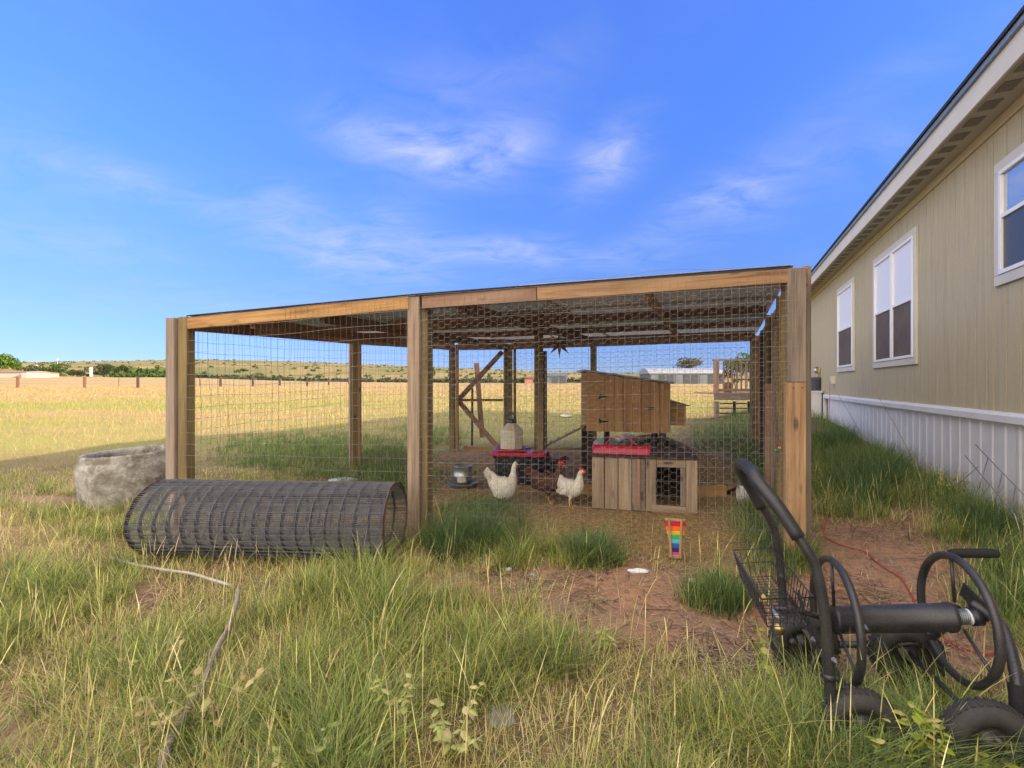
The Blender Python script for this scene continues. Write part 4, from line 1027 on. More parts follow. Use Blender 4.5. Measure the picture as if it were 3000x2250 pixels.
board('roof_board', SP(-.015, zt+.002, -DP/2), SP(SL+.02, zt+.002, -DP/2), DP+.06, .018, M['dark_wood'], sh, (0, 0, 1))
# red trough feeder on top
tq = thing('red_trough', 'long red plastic trough with a red wire handle lying on the pallet shelter', 'trough', tuple(SP(.28, zt+.011, -.12)))
mb = MB()
f0, f1 = SP(-.0, 0, -.14), SP(.545, 0, -.14)
sec = [(-.055, 0), (-.05, .055), (-.03, .075), (.03, .075), (.05, .055), (.055, 0), (.042, .004), (.036, .05), (-.036, .05), (-.042, .004)]
V = []
for e_ in (f0, f1):
    for (o, z) in sec: V.append(e_+sn*(-o)+Vector((0, 0, zt+.012+z)))
nS = len(sec); mb.add(V, [(i, (i+1) % nS, (i+1) % nS+nS, i+nS) for i in range(nS)]+[tuple(range(5, 10))+tuple(range(0, 1)), ] if False else [(i, (i+1) % nS, (i+1) % nS+nS, i+nS) for i in range(nS)])
for e_, dr_ in ((f0, -1), (f1, 1)):
    q_ = [e_+sn*(-o)+sd*dr_*.004+Vector((0, 0, zt+.012+z)) for (o, z) in sec[:6]]; mb.add(q_, [(0, 1, 2, 3, 4, 5)])
mb.build('trough_body', M['red_plastic'], tq)
for u in (0, .53): board('end_rim', f0+sd*(u+.008)+Vector((0, 0, zt+.014)), f0+sd*(u+.008)+Vector((0, 0, zt+.098)), .12, .02, M['red_plastic'], tq, sd, bev=.008)
tube('handle', [SP(.11, zt+.09, -.14), SP(.16, zt+.14, -.15), SP(.20, zt+.168, -.16), SP(.33, zt+.163, -.17), SP(.38, zt+.14, -.16), SP(.43, zt+.09, -.14)], .0055, M['red_plastic'], tq, 8, 4)

# storage tote with red lid
tx = thing('storage_tote', 'black storage tote with a bright red lid carrying the water jug', 'tote', (.12, 5.7, gz(.12, 5.7)), -.12)
def TP(x, y, z):
    q_ = Matrix.Rotation(-.12, 3, 'Z') @ Vector((x, y, 0)); return Vector((.10+q_.x, 5.72+q_.y, z))
zb_, zt_ = gz(.1, 5.6)-.01, .36
def rrect(hx, hy, r, n_=4):
    out = []
    for (sx, sy, a0) in ((1, 1, 0), (-1, 1, 90), (-1, -1, 180), (1, -1, 270)):
        for i in range(n_+1):
            a = math.radians(a0+90*i/n_); out.append((sx*(hx-r)+r*math.cos(a), sy*(hy-r)+r*math.sin(a)))
    return out
def rloft(mb, levels, f):
    rings = [rrect(*l[:3]) for l in levels]; nr = len(rings[0]); V = []
    for ring, l in zip(rings, levels): V += [f(x, y, l[3]) for x, y in ring]
    Fc = [(j*nr+i, j*nr+(i+1) % nr, (j+1)*nr+(i+1) % nr, (j+1)*nr+i) for j in range(len(rings)-1) for i in range(nr)]
    Fc += [tuple(reversed(range(nr))), tuple(range((len(rings)-1)*nr, len(rings)*nr))]; mb.add(V, Fc)
mb = MB(); rloft(mb, [(.27, .20, .04, zb_), (.285, .215, .04, zb_+.2), (.295, .22, .04, zt_-.05), (.305, .23, .04, zt_-.045), (.31, .235, .04, zt_-.02)], TP); o = mb.build('tub', M['black_plastic'], tx)
for x in (-.2, -.1, 0, .1, .2): board('rib', TP(x, -.218, zb_+.03), TP(x, -.232, zt_-.06), .03, .012, M['black_plastic'], tx, (0, -1, 0))
mb = MB(); rloft(mb, [(.325, .25, .05, zt_-.022), (.335, .26, .05, zt_-.018), (.335, .26, .05, zt_+.018), (.318, .243, .045, zt_+.022), (.30, .225, .04, zt_+.004)], TP); mb.build('lid', M['red_plastic'], tx)
for x in (-.15, 0, .15): board('lid_rib', TP(x, -.2, zt_+.008), TP(x, .2, zt_+.008), .025, .012, M['red_plastic'], tx, (0, 0, 1))
# waterer
jc = TP(.0, -.02, 0); jc = Vector((pz(1499, 1300, 5.7).x, 5.7, 0))
jg = thing('water_jug', 'milky plastic poultry water jug with a black cap and handle standing on the red lid', 'water jug', (jc.x, jc.y, zt_+.006))
T0 = Matrix.Translation((jc.x, jc.y, 0))
mb = MB(); z0_ = zt_+.008; mb.lathe([(0, z0_), (.185, z0_), (.20, z0_+.045), (.205, z0_+.047), (.205, z0_+.052), (.19, z0_+.05), (.155, z0_+.018), (0, z0_+.016)], 32, T0); mb.build('base_tray', M['red_plastic'], jg, True)
mb = MB(); mb.lathe([(0, z0_+.02), (.13, z0_+.02), (.142, z0_+.03), (.142, z0_+.25), (.137, z0_+.27), (.058, z0_+.345), (.05, z0_+.352), (0, z0_+.352)], 8, T0 @ Matrix.Rotation(math.radians(16), 4, 'Z'))
for zz in (.14,): mb.lathe([(.143, z0_+zz), (.1455, z0_+zz+.006), (.143, z0_+zz+.012)], 8, T0 @ Matrix.Rotation(math.radians(16), 4, 'Z'))
mb.build('jug_body', M['jug'], jg)
mb = MB(); mb.lathe([(0, z0_+.353), (.062, z0_+.353), (.064, z0_+.36), (.06, z0_+.395), (.05, z0_+.40), (0, z0_+.40)], 20, T0); mb.build('cap', M['black_plastic'], jg)
tube('cap_handle', [(jc.x-.045, jc.y, z0_+.395), (jc.x-.035, jc.y, z0_+.45), (jc.x-.015, jc.y, z0_+.468), (jc.x+.015, jc.y, z0_+.468), (jc.x+.035, jc.y, z0_+.45), (jc.x+.045, jc.y, z0_+.395)], .009, M['black_plastic'], jg, 8, 4)
# galvanised feeder
fc = pz(1356, 1424, 5.35); fz = gz(fc.x, fc.y)
fe = thing('poultry_feeder', 'galvanised metal hanging feeder standing on its round pan', 'feeder', (fc.x, fc.y, fz)); T0 = Matrix.Translation((fc.x, fc.y, fz+.01))
mb = MB(); mb.lathe([(0, 0), (.15, 0), (.172, .045), (.176, .047), (.172, .05), (.15, .012), (0, .01)], 28, T0); mb.build('pan', M['steel'], fe, True)
mb = MB(); mb.lathe([(.095, .035), (.107, .035), (.107, .12), (.110, .122), (.110, .128), (.107, .13), (.107, .235), (.110, .238), (.110, .244), (.104, .244), (.104, .05), (.095, .04)], 28, T0); mb.build('hopper', M['steel'], fe, True)
lp = Vector((fc.x-.003, fc.y, 0))
V = []
for a in range(7):
    an = math.radians(-120+a*9); V += [(fc.x+math.cos(an)*.1085, fc.y+math.sin(an)*.1085, fz+.075), (fc.x+math.cos(an)*.1085, fc.y+math.sin(an)*.1085, fz+.135)]
mesh('label_sticker', V, [(2*a, 2*a+2, 2*a+3, 2*a+1) for a in range(6)], M['jug'], fe)

# loose pebbles and crumbs on the soil
mbp = MB(); rp_ = random.Random(8)
for i in range(700):
    Y_ = rp_.uniform(1.8, 5.0); X_ = rp_.uniform(-.3, 1.1)*Y_
    b4, *_r = layout(np.array([X_]), np.array([Y_]))
    if b4[0] < .35 or wall_d(X_, Y_) < .2: continue
    r_ = rp_.choice([.003, .004, .005, .007, .012]); z_0 = gz(X_, Y_)+r_*.3
    mbp.add([(X_-r_, Y_-r_*.6, z_0-r_*.4), (X_+r_*.9, Y_-r_*.8, z_0-r_*.4), (X_+r_*.7, Y_+r_, z_0-r_*.4), (X_-r_*.8, Y_+r_*.7, z_0-r_*.4), (X_-r_*.5, Y_-r_*.3, z_0+r_*.6), (X_+r_*.5, Y_-r_*.4, z_0+r_*.5), (X_+r_*.3, Y_+r_*.5, z_0+r_*.55), (X_-r_*.4, Y_+r_*.4, z_0+r_*.5)], BOXF)
tag(mbp.build('pebbles', M['clod'], None, True), 'small pebbles and clods loose on the red soil', None, None, 'stuff')
# low timber bed edge, sack, bags, hose and clutter behind the shelter
lbd = thing('timber_bed_edge', 'low brown timber edging boards on the ground right of the pallet shelter', 'edging', tuple(pz(2100, 1456, 4.9)))
board('edge_board', pz(2040, 1440, 4.86), pz(2128, 1437, 4.78), .12, .04, M['orange_wood'], lbd, (0, -1, 0)); board('edge_board', pz(2128, 1433, 4.86), pz(2165, 1428, 5.6), .11, .04, M['brown_wood'], lbd, (-.5, -1, 0))
board('edge_board', pz(1700, 1438, 5.0), pz(1745, 1438, 5.0), .14, .04, M['orange_wood'], lbd, (0, -1, 0))
def lump(name, c, rx, ry, rz_, m, amp=.2, seed=0, parent=None, n=14, rot=0.0):
    """crumpled rounded form"""
    V = []; Fc = []; nu, nv = n*2, n; R_ = Matrix.Rotation(rot, 3, 'Z')
    for j in range(nv+1):
        th = math.pi*j/nv
        for i in range(nu):
            ph_ = 2*math.pi*i/nu; d_ = Vector((math.sin(th)*math.cos(ph_), math.sin(th)*math.sin(ph_), math.cos(th)))
            a = float(fbm(np.array([d_.x*1.6+seed+d_.z]), np.array([d_.y*1.6+seed*2-d_.z*1.3]), 1.2, 4, seed)[0])-.5
            k_ = 1+amp*2*a; V.append(Vector(c)+R_ @ Vector((d_.x*rx*k_, d_.y*ry*k_, max(d_.z*rz_*k_, -rz_*.55))))
    for j in range(nv):
        for i in range(nu): Fc.append((j*nu+i, (j+1)*nu+i, (j+1)*nu+(i+1) % nu, j*nu+(i+1) % nu))
    return mesh(name, V, Fc, m, parent, True)
bk = pz(2196, 1450, 4.6)
bu = thing('tipped_bucket', 'white plastic bucket with a blue base lying on its side near the right posts', 'bucket', (bk.x, bk.y, gz(bk.x, bk.y)))
T0 = Matrix.Translation((bk.x-.11, bk.y, gz(bk.x, bk.y)+.085)) @ Matrix.Rotation(math.radians(90), 4, 'Y') @ Matrix.Rotation(.2, 4, 'X')
mb = MB(); mb.lathe([(.092, 0), (.096, .0), (.094, .012), (.086, .02), (.078, .20), (.074, .2), (.084, .02)], 24, T0); mb.build('bucket_side', M['white_vinyl'], bu, True)
mb = MB(); mb.lathe([(0, .2), (.079, .2), (.079, .245), (0, .245)], 24, T0); mb.build('bucket_base', M['blue'], bu, True)
for nm, lab, cat_, px, py, Z, r, mm, sd_ in (('feed_sack', 'teal and white crumpled feed sack standing behind the coop legs', 'sack', 1776, 1293, 7.0, (.19, .12, .13), 'teal_cloth', 3),
                                    ('white_sack', 'small white crumpled bag lying on the dirt mound behind the coop', 'bag', 1837, 1277, 7.3, (.15, .10, .085), 'white_cloth', 5),
                                    ('paper_scrap', 'crumpled white paper lying on the soil in front of the run below the rainbow toy', 'paper', 1870, 1678, 0, (.062, .022, .014), 'white_cloth', 7),
                                    ('flattened_bag', 'pale flattened bag lying in the grass inside the left half of the run', 'bag', 1005, 1408, 0, (.17, .10, .02), 'white_cloth', 9),
                                    ('paper_scrap', 'small white scrap right of the mesh foot near the right post', 'paper', 2030, 1705, 0, (.03, .02, .012), 'white_cloth', 11),
                                    ('paper_scrap', 'little white scrap on the soil left of the dark grass clump', 'paper', 1490, 1672, 0, (.022, .015, .012), 'white_cloth', 12),
                                    ('pebble', 'small pale reddish stone on the soil under the middle of the wire', 'stone', 1562, 1690, 0, (.018, .015, .013), 'stone', 13),
                                    ('pale_sheet', 'white sheet of scrap lying out in the sunny field behind the run', 'scrap', 1658, 1220, 0, (.2, .4, .04), 'cream', 14),
                                    ('flat_stone', 'flat grey stone half hidden in the grass at the front', 'stone', 1470, 2100, 0, (.055, .07, .012), 'stone', 15)):
    q_ = pz(px, py, Z) if Z else gp(px, py)
    zz = gz(q_.x, q_.y); o = lump(nm, (q_.x, q_.y, zz+r[2]*.45), *r, M[mm], .28 if r[0] > .09 else .55, sd_); tag(o, lab, cat_)
pts = []
for i in range(90):
    a = i/90*2*math.pi*3.3; r = .30+.02*math.sin(i*.7); c_ = (2.03, 6.55)
    x, y = c_[0]+math.cos(a)*r*1.2, c_[1]+math.sin(a)*r*.6; pts.append((x, y, gz(x, y)+.03+.022*i/30+.008*math.sin(i)))
o = tube('garden_hose', pts, .011, M['rubber'], None, 6); tag(o, 'dark garden hose coiled on the dirt mound below the coop', 'hose')

# ---------------------------------------------------------------- hens
def loft(name, secs, m, parent, fr, n=18, sub=4):
    """secs: (x, z, half width y, half height) along a spine in the hen's own frame"""
    keys = list(zip(*secs)); P = [Vector((s[0], 0, s[1])) for s in secs]; pp = cat_rom(P, sub)
    rr = [cat_rom([Vector((s[2], s[3], 0)) for s in secs], sub)][0]
    V = []; Fc = []
    for i, p in enumerate(pp):
        a = pp[max(i-1, 0)]; b = pp[min(i+1, len(pp)-1)]; t = (b-a).normalized(); up = Vector((0, 1, 0)).cross(t)*-1; up = Vector((-t.z, 0, t.x))
        for j in range(n):
            an = 2*math.pi*j/n; V.append(fr @ (p+Vector((0, 1, 0))*math.cos(an)*max(rr[i].x, .001)+up*math.sin(an)*max(rr[i].y, .001)))
    for i in range(len(pp)-1):
        for j in range(n): Fc.append((i*n+j, i*n+(j+1) % n, (i+1)*n+(j+1) % n, (i+1)*n+j))
    Fc += [tuple(reversed(range(n))), tuple(range((len(pp)-1)*n, len(pp)*n))]
    return mesh(name, V, Fc, m, parent, True)
def hen(label, x, y, yaw, feather_m, pose='stand', sc=1.0, comb=1.0, tail=1.0, sx=1.0, sz=1.0):
    z = gz(x, y); h = thing('hen', label, 'hen', (x, y, z), yaw)
    fr = Matrix.Translation((x, y, z)) @ Matrix.Rotation(yaw, 4, 'Z') @ Matrix.Scale(sc, 4) @ Matrix.Diagonal((sx, 1, sz, 1))
    dz = 0 if pose == 'stand' else -.055
    # tail tip -> rump -> body -> breast -> neck -> head
    secs = [(-.195, .30*tail+.02*(1-tail), .006, .018), (-.165, .275, .018, .045), (-.125, .235, .042, .062), (-.07, .20, .066, .078), (-.01, .185, .077, .088), (.045, .195, .072, .086),
            (.085, .228, .054, .064), (.100, .272, .034, .042), (.106, .312, .025, .030), (.112, .340, .0225, .025), (.128, .357, .019, .020), (.143, .356, .010, .012), (.150, .354, .004, .005)]
    secs = [(a, b+dz*(1 if i < 9 else 1), c, d_) for i, (a, b, c, d_) in enumerate(secs)]
    body = loft('body', secs, feather_m, h, fr)
    for sy in (-1, 1):
        V = []; Fc = []                                           # folded wing: overlapping feather plates
        for k_ in range(6):
            t = k_/5; x0 = .055-.05*t; zt_w = .235-.012*k_+dz; L = .10+.045*t
            y0 = sy*(.072+.007*t); b_ = len(V)
            pts = [(x0, y0, zt_w), (x0-L*.5, y0+sy*.008, zt_w-.012), (x0-L, y0*.72, zt_w-.012), (x0-L*.9, y0*.78, zt_w-.035), (x0-L*.4, y0+sy*.012, zt_w-.045), (x0-.005, y0+sy*.004, zt_w-.035)]
            V += [fr @ Vector(p) for p in pts]+[fr @ Vector((p[0], p[1]-sy*.008, p[2])) for p in pts]
            Fc += [tuple(b_+i for i in range(6)), tuple(b_+6+i for i in reversed(range(6)))]+[(b_+i, b_+6+i, b_+6+(i+1) % 6, b_+(i+1) % 6) for i in range(6)]
        mesh('wing', V, Fc, feather_m, h)
    V = []; Fc = []                                               # tail fan
    for k_ in range(7):
        a = (k_-3)*.11; b_ = len(V); up = math.radians(52-7*abs(k_-3)); L = .125*tail
        bx, bz = -.125, .235+dz
        for (l, wd_) in ((0, .016), (L*.6, .020), (L, .012), (L*1.06, .0)):
            cx_, cz_, cy_ = bx-math.cos(up)*l, bz+math.sin(up)*l, math.sin(a)*l*.7+a*.05
            V += [fr @ Vector((cx_-math.sin(up)*wd_, cy_, cz_-math.cos(up)*wd_)), fr @ Vector((cx_+math.sin(up)*wd_, cy_, cz_+math.cos(up)*wd_))]
        Fc += [(b_+2*i, b_+2*i+1, b_+2*i+3, b_+2*i+2) for i in range(3)]
    mesh('tail', V, Fc, feather_m, h)
    for sy in (-1, 1):
        e_ = fr @ Vector((.131, sy*.0175, .361+dz)); mb = MB(); mb.lathe([(0, -.003), (.003, -.002), (.004, 0), (.003, .002), (0, .003)], 8, Matrix.Translation(e_) @ Matrix.Rotation(math.pi/2, 4, 'X')); mb.build('eye', M['black'], h, True)
        if pose == 'stand':
            fx = .02 if sy < 0 else -.015
            tube('leg', [fr @ Vector(p) for p in ((-.005+fx, sy*.035, .14), (.005+fx, sy*.036, .105), (-.012+fx, sy*.036, .07), (.0+fx, sy*.036, .012))], [.026*sc, .018*sc, .0065*sc, .006*sc], M['yellow'] if False else feather_m, h, 8, 3)
            tube('shank', [fr @ Vector(p) for p in ((-.010+fx, sy*.036, .078), (.0+fx, sy*.036, .010))], .0062*sc, M['yellow'], h, 7)
            for (dx, dy) in ((.05, 0), (.043, .022), (.043, -.022), (-.022, 0)):
                tube('toe', [fr @ Vector((fx, sy*.036, .010)), fr @ Vector((fx+dx*.6, sy*.036+dy*.6, .008)), fr @ Vector((fx+dx, sy*.036+dy, .003))], [.005*sc, .0045*sc, .002*sc], M['yellow'], h, 6)
    V, Fc = [], []
    bk_ = [(.146, .362), (.172, .352), (.147, .350)]
    mb = MB(); p_ = [fr @ Vector((.143, -.008, .362+dz)), fr @ Vector((.143, .008, .362+dz)), fr @ Vector((.145, .006, .349+dz)), fr @ Vector((.145, -.006, .349+dz)), fr @ Vector((.172, 0, .352+dz))]
    mb.add(p_, [(0, 1, 2, 3), (0, 4, 1), (1, 4, 2), (2, 4, 3), (3, 4, 0)]); mb.build('beak', M['yellow'], h)
    if comb:
        top = [(.150, .366), (.153, .380*1), (.145, .374), (.140, .392), (.133, .378), (.124, .394), (.117, .378), (.106, .388), (.104, .366), (.115, .362), (.135, .366)]
        c0 = Vector((.128, 0, .366)); q_ = [(c0.x+(a-c0.x)*comb, c0.z+(b-c0.z)*comb) for a, b in top]; nC = len(q_)
        V = [fr @ Vector((a, -.0035, b+dz)) for a, b in q_]+[fr @ Vector((a, .0035, b+dz)) for a, b in q_]
        mesh('comb', V, [tuple(range(nC)), tuple(reversed(range(nC, 2*nC)))]+[(i, i+nC, (i+1) % nC+nC, (i+1) % nC) for i in range(nC)], M['comb'], h)
        for sy in (-1, 1):
            mb = MB(); mb.lathe([(0, -.014), (.007*comb, -.009), (.008*comb, 0), (.005, .012), (0, .016)], 8, fr @ Matrix.Translation((.142, sy*.010, .338+dz))); mb.build('wattle', M['comb'], h, True)
    return h
q_ = gp(1478, 1486); hen('white hen resting in the straw in front of the black tote', q_.x, q_.y, .12, M['white_feather'], 'sit', 1.0, .35, 1.0, .85, 1.38)
q_ = gp(1672, 1487); hen('slim white hen with a red comb standing on yellow legs beside the pallet shelter', q_.x, q_.y, -.75, M['white_feather'], 'stand', 1.02, 1.25, .6)
q_ = gp(1605, 1474); hen('dark brown hen with a red comb between the two white hens', q_.x, q_.y, -.35, M['brown_feather'], 'stand', 1.10, 1.25, .85)
q_ = gp(1622, 1392); hen('brown hen pecking further back beside the middle post', q_.x, q_.y, 2.4, M['brown_feather'], 'sit', 1.0, 1.0, .9)

# ---------------------------------------------------------------- roll of wire
rl = thing('wire_roll', 'large roll of dark weathered welded wire mesh lying in the grass', 'wire roll', (-1.75, 3.30, 0))
ca, cb_ = Vector((-2.50, 3.27, .262)), Vector((-.80, 3.17, .27)); ax = (cb_-ca); RL = ax.length; ax.normalize(); e1_ = Vector((0, 0, 1)); e2_ = ax.cross(e1_).normalized()
def rollp(u, a, r): return ca+ax*u+(e1_*math.cos(a)*.93+e2_*math.sin(a)*1.03)*r
M['roll_wire'] = plain('dark weathered roll wire', (.155, .16, .19), .5, .2, c2=(.09, .09, .105), nscale=30)
turns = 7.3; R0 = .275
def rad(a, u): return R0-.004*a/(2*math.pi)*1.2-.004*math.sin(3*a+u*2)-.003*math.sin(7*a+u*5)
mb = MB(); nr = 19
for k_ in range(nr):
    u = RL*k_/(nr-1)
    mb.tube([rollp(u+.0025*math.sin(a_*.9+k_), a_, rad(a_, u)) for a_ in np.linspace(0, turns*2*math.pi, int(turns*26))], .0020, 3, False)
mb.build('ring_wire', M['roll_wire'], rl, True)
mb = MB(); a_ = 0.0; dl = .0508/R0*1.008
while a_ < turns*2*math.pi:
    mb.tube([rollp(RL*i/9, a_+.012*math.sin(i*1.3+a_), rad(a_, RL*i/9)) for i in range(10)], .0023, 3, False); a_ += dl
mb.build('cross_wire', M['roll_wire'], rl)
for u in (0, RL): tube('rim_wire', [rollp(u, a_, rad(a_, u)+.002) for a_ in np.linspace(0, turns*2*math.pi, 110)], .0026, M['rust'], rl, 5)

# ---------------------------------------------------------------- pot
pc_ = Vector((-3.86, 4.72, 0)); pc_.z = gz(pc_.x, pc_.y)
pt = thing('stone_pot', 'large round pot with flaking whitewash standing in the grass at the left corner post', 'pot', tuple(pc_))
T0 = Matrix.Translation(pc_-Vector((0, 0, .05))) @ Matrix.Rotation(math.radians(-3.0), 4, 'Y') @ Matrix.Rotation(math.radians(1.5), 4, 'X')
mb = MB()
prof = [(0, 0), (.42, .0), (.452, .07), (.475, .19), (.487, .32), (.485, .42), (.475, .48), (.452, .50), (.452, .54), (.44, .56), (.405, .557), (.395, .52), (.42, .44), (.43, .34), (.40, .2), (.30, .08), (0, .06)]
mb.lathe([(r*.89, z*1.02) for r, z in prof], 64, T0)
mb.V = [v+Vector((0, 0, 0)) for v in mb.V]; mb.build('pot_body', M['pot'], pt, True)

# ---------------------------------------------------------------- sticks, cord, trellis
br = [(700, 1722, .17), (693, 1765, .14), (672, 1832, .12), (640, 1890, .11), (611, 1960, .09), (592, 2010, .08), (550, 2080, .07), (512, 2140, .07), (482, 2215, .07), (468, 2300, .06)]
o = tube('dead_branch', [ph(*p) for p in br], [.008, .010, .009, .012, .010, .011, .012, .011, .013, .013], M['bark'], None, 9, 5); tag(o, 'long crooked grey branch lying over the grass at lower left', 'branch')
o = tube('grey_pole', [ph(*p) for p in ((325, 1634, .03), (400, 1655, .04), (500, 1672, .05), (560, 1680, .05), (620, 1698, .04), (680, 1716, .02))], .009, M['pipe'], None, 8, 4); tag(o, 'thin grey pole lying in the grass in front of the wire roll', 'pole')
cordp = [W(so, 1.25, .08), W(so, 1.1, .085), W(so+.0, .75, .09), W(so, .45, .09)]
g_ = [gp(2470, 1340), gp(2440, 1450), gp(2412, 1555), gp(2440, 1592), gp(2490, 1610), gp(2535, 1622), gp(2570, 1655), gp(2600, 1675), gp(2640, 1700), gp(2655, 1725), gp(2672, 1755), gp(2690, 1800), gp(2740, 1850), gp(2800, 1900), gp(2930, 1935)]
cordp += [Vector((p.x, p.y, gz(p.x, p.y)+.012)) for p in g_]
o = tube('extension_cord', cordp, .0042, M['red_cord'], None, 6, 5); tag(o, 'thin red extension cord running from the house outlet over the red soil', 'cord')
tr = thing('wire_trellis', 'thin dark wire trellis leaning against the white skirting at the right', 'trellis', tuple(W(sY(3.9), gz(*W(sY(3.9), 0, .3)[:2]), .3)))
def trp(px, py, Y, out):
    dr = Vector(((px-1500)/F, 1, -(py-1125)/F)); t = (A0+NO*out).dot(NO)/dr.dot(NO); return Vector((0, 0, EYE))+dr*t
for a, b in (((2858, 1303), (3010, 1460)), ((2828, 1335), (2990, 1530)), ((2895, 1340), (2868, 1432)), ((2936, 1388), (2915, 1470)), ((2975, 1425), (2960, 1520)), ((2868, 1365), (2800, 1425)), ((2905, 1415), (2850, 1490))):
    tube('rod', [trp(*a, 0, .16), trp(*b, 0, .26)], .0035, M['old_wire'], tr, 5)

# ---------------------------------------------------------------- hose reel cart
O_ = Vector((1.405, 1.70, gz(1.4, 1.7))); U_ = Vector((.966, -.259, 0)); V_ = Vector((.259, .966, 0))
def CP(u, v, z): return Vector((O_.x, O_.y, 0))+U_*u+V_*v+Vector((0, 0, z+.16*u))
cart = thing('hose_reel_cart', 'black four wheeled garden hose reel cart with a tall bent handle and a wire basket', 'hose cart', tuple(O_), -.262)
BP = M['black_paint']
def ct(name, pts, r, seg=5, n=12, m=None, parent=None, closed=False): return tube(name, [CP(*p) for p in pts], r, m or BP, parent or cart, n, seg, closed)
# handle: one bent tube from the near foot up, over and down to the far foot
hd = ct('handle', [(-.300, -.285, .10), (-.306, -.285, .30), (-.318, -.28, .50), (-.340, -.27, .645), (-.372, -.26, .72), (-.44, -.22, .845), (-.49, -.17, .925), (-.502, -.12, .957), (-.504, -.02, .963),
                (-.502, .06, .952), (-.49, .11, .912), (-.44, .15, .82), (-.372, .18, .70), (-.340, .19, .62), (-.318, .20, .48), (-.306, .20, .30), (-.300, .20, .10)], .0165, 5, 14)
ct('grip_sleeve', [(-.385, -.253, .742), (-.44, -.22, .846), (-.49, -.17, .926), (-.502, -.12, .958), (-.504, -.02, .964), (-.502, .06, .953), (-.49, .11, .913), (-.44, .15, .821), (-.40, .168, .738)], .0225, 5, 14, plain('worn foam sleeve', (.030, .032, .038), .42, 0, nscale=20, c2=(.018, .018, .02), bst=.4, bsc=220))
for v in (-.285, .20): ct('tube_collar', [(-.305, v, .285), (-.307, v, .305)], .0195, 0)
# base frame
ct('base_tube', [(.0, .17, .145), (-.20, .17, .150), (-.275, .16, .165), (-.30, .10, .20)], .0135)
ct('base_tube', [(.0, .17, .145), (.10, .165, .150), (.165, .14, .175), (.185, .09, .23), (.19, .03, .31), (.195, .0, .37)], .0135)
ct('base_tube', [(-.30, -.285, .13), (-.20, -.285, .125), (.0, -.28, .125), (.13, -.27, .13)], .0135)
for u in (-.24, .12): ct('axle', [(u, -.33, .125), (u, .21, .125)], .009, 0)
for a, b in (((-.29, .18, .34), (-.20, -.27, .16)), ((-.28, .10, .40), (-.29, -.12, .30))): board('brace_bar', CP(*a), CP(*b), .03, .006, BP, cart, tuple(U_))
board('axle_plate', CP(-.285, .19, .335), CP(-.285, -.27, .335), .035, .006, BP, cart, tuple(-U_)); board('axle_plate', CP(-.285, .19, .30), CP(-.16, .02, .10), .03, .006, BP, cart, (0, -1, .2))
ct('support_tube', [(.235, .0, .385), (.26, -.03, .365), (.275, -.08, .34), (.262, -.14, .285), (.245, -.19, .22), (.235, -.21, .15), (.225, -.22, .07)], .0165, 5)
ct('support_sleeve', [(.243, -.193, .215), (.236, -.21, .16), (.230, -.215, .10)], .0225, 4, 12, M['foam'])
board('hub_plate', CP(.242, .06, .41), CP(.262, -.05, .36), .06, .006, BP, cart, tuple(U_))
# drum
ZC = .345
mb = MB(); FR = Matrix.Translation(CP(-.20, -.02, ZC-.0)) @ Matrix(((V_.x, 0, U_.x, 0), (V_.y, 0, U_.y, 0), (0, 1, .16, 0), (0, 0, 0, 1)))
mb.lathe([(0, 0), (.046, 0), (.051, .004), (.051, .012), (.0475, .016), (.0475, .350), (.051, .354), (.051, .368), (.046, .372), (0, .372)], 36, FR); mb.build('drum', BP, cart, True)
def ring(u, z, R, name='reel_ring'):
    pts = [CP(u, -.02+R*math.sin(a), z+R*math.cos(a)) for a in [2*math.pi*i/48 for i in range(48)]]
    return tube(name, pts, .0135, BP, cart, 12, 0, True)
ring(-.195, ZC, .217); ring(.180, ZC, .207)
for u, R in ((-.195, .217), (.180, .207)):
    for a in (.12, 2.2, 4.2):
        p0 = (u, -.02+.05*math.sin(a), ZC+.05*math.cos(a)); p1 = (u, -.02+R*math.sin(a), ZC+R*math.cos(a)); ct('spoke', [p0, p1], .0055, 0, 8)
ct('hub_axle', [(.17, -.02, ZC+.0), (.24, -.02, ZC)], .012, 0, 12, M['steel'])
pts = [CP(.178+.035*i/60, -.02+.024*math.sin(i*.6), ZC+.024*math.cos(i*.6)) for i in range(61)]; tube('spring', pts, .003, M['steel'], cart, 6)
ct('hub_cap', [(.214, -.02, ZC), (.220, -.02, ZC)], .026, 0, 18, M['white_vinyl']); ct('bearing', [(.220, -.02, ZC), (.250, -.02, ZC)], .03, 0, 16, M['black_plastic'])
ct('crank_grip', [(.19, .03, ZC+.205), (.215, .03, ZC+.206), (.31, .03, ZC+.200), (.33, .03, ZC+.197)], [.014, .0165, .0165, .014], 3, 12, M['foam'])
for (u, v, z) in ((-.30, -.30, .36), (-.30, -.245, .47), (-.32, .185, .44), (-.30, -.12, .33), (-.18, -.215, .42)):
    mb = MB(); mb.lathe([(0, 0), (.008, 0), (.008, .006), (.004, .006), (.004, .016), (0, .016)], 8, Matrix.Translation(CP(u, v, z)) @ Matrix.Rotation(math.radians(100), 4, 'X')); mb.build('bolt', M['steel'], cart)
# brass tap and inlet by the basket
ct('inlet_pipe', [(-.42, -.10, .435), (-.36, -.10, .425), (-.30, -.08, .40), (-.26, -.04, .37), (-.21, -.02, ZC)], .010, 4, 10)
ct('brass_fitting', [(-.42, -.125, .40), (-.42, -.175, .388)], [.016, .018], 0, 12, M['brass']); ct('brass_valve', [(-.43, -.10, .425), (-.40, -.125, .40)], .014, 0, 8, M['steel'])
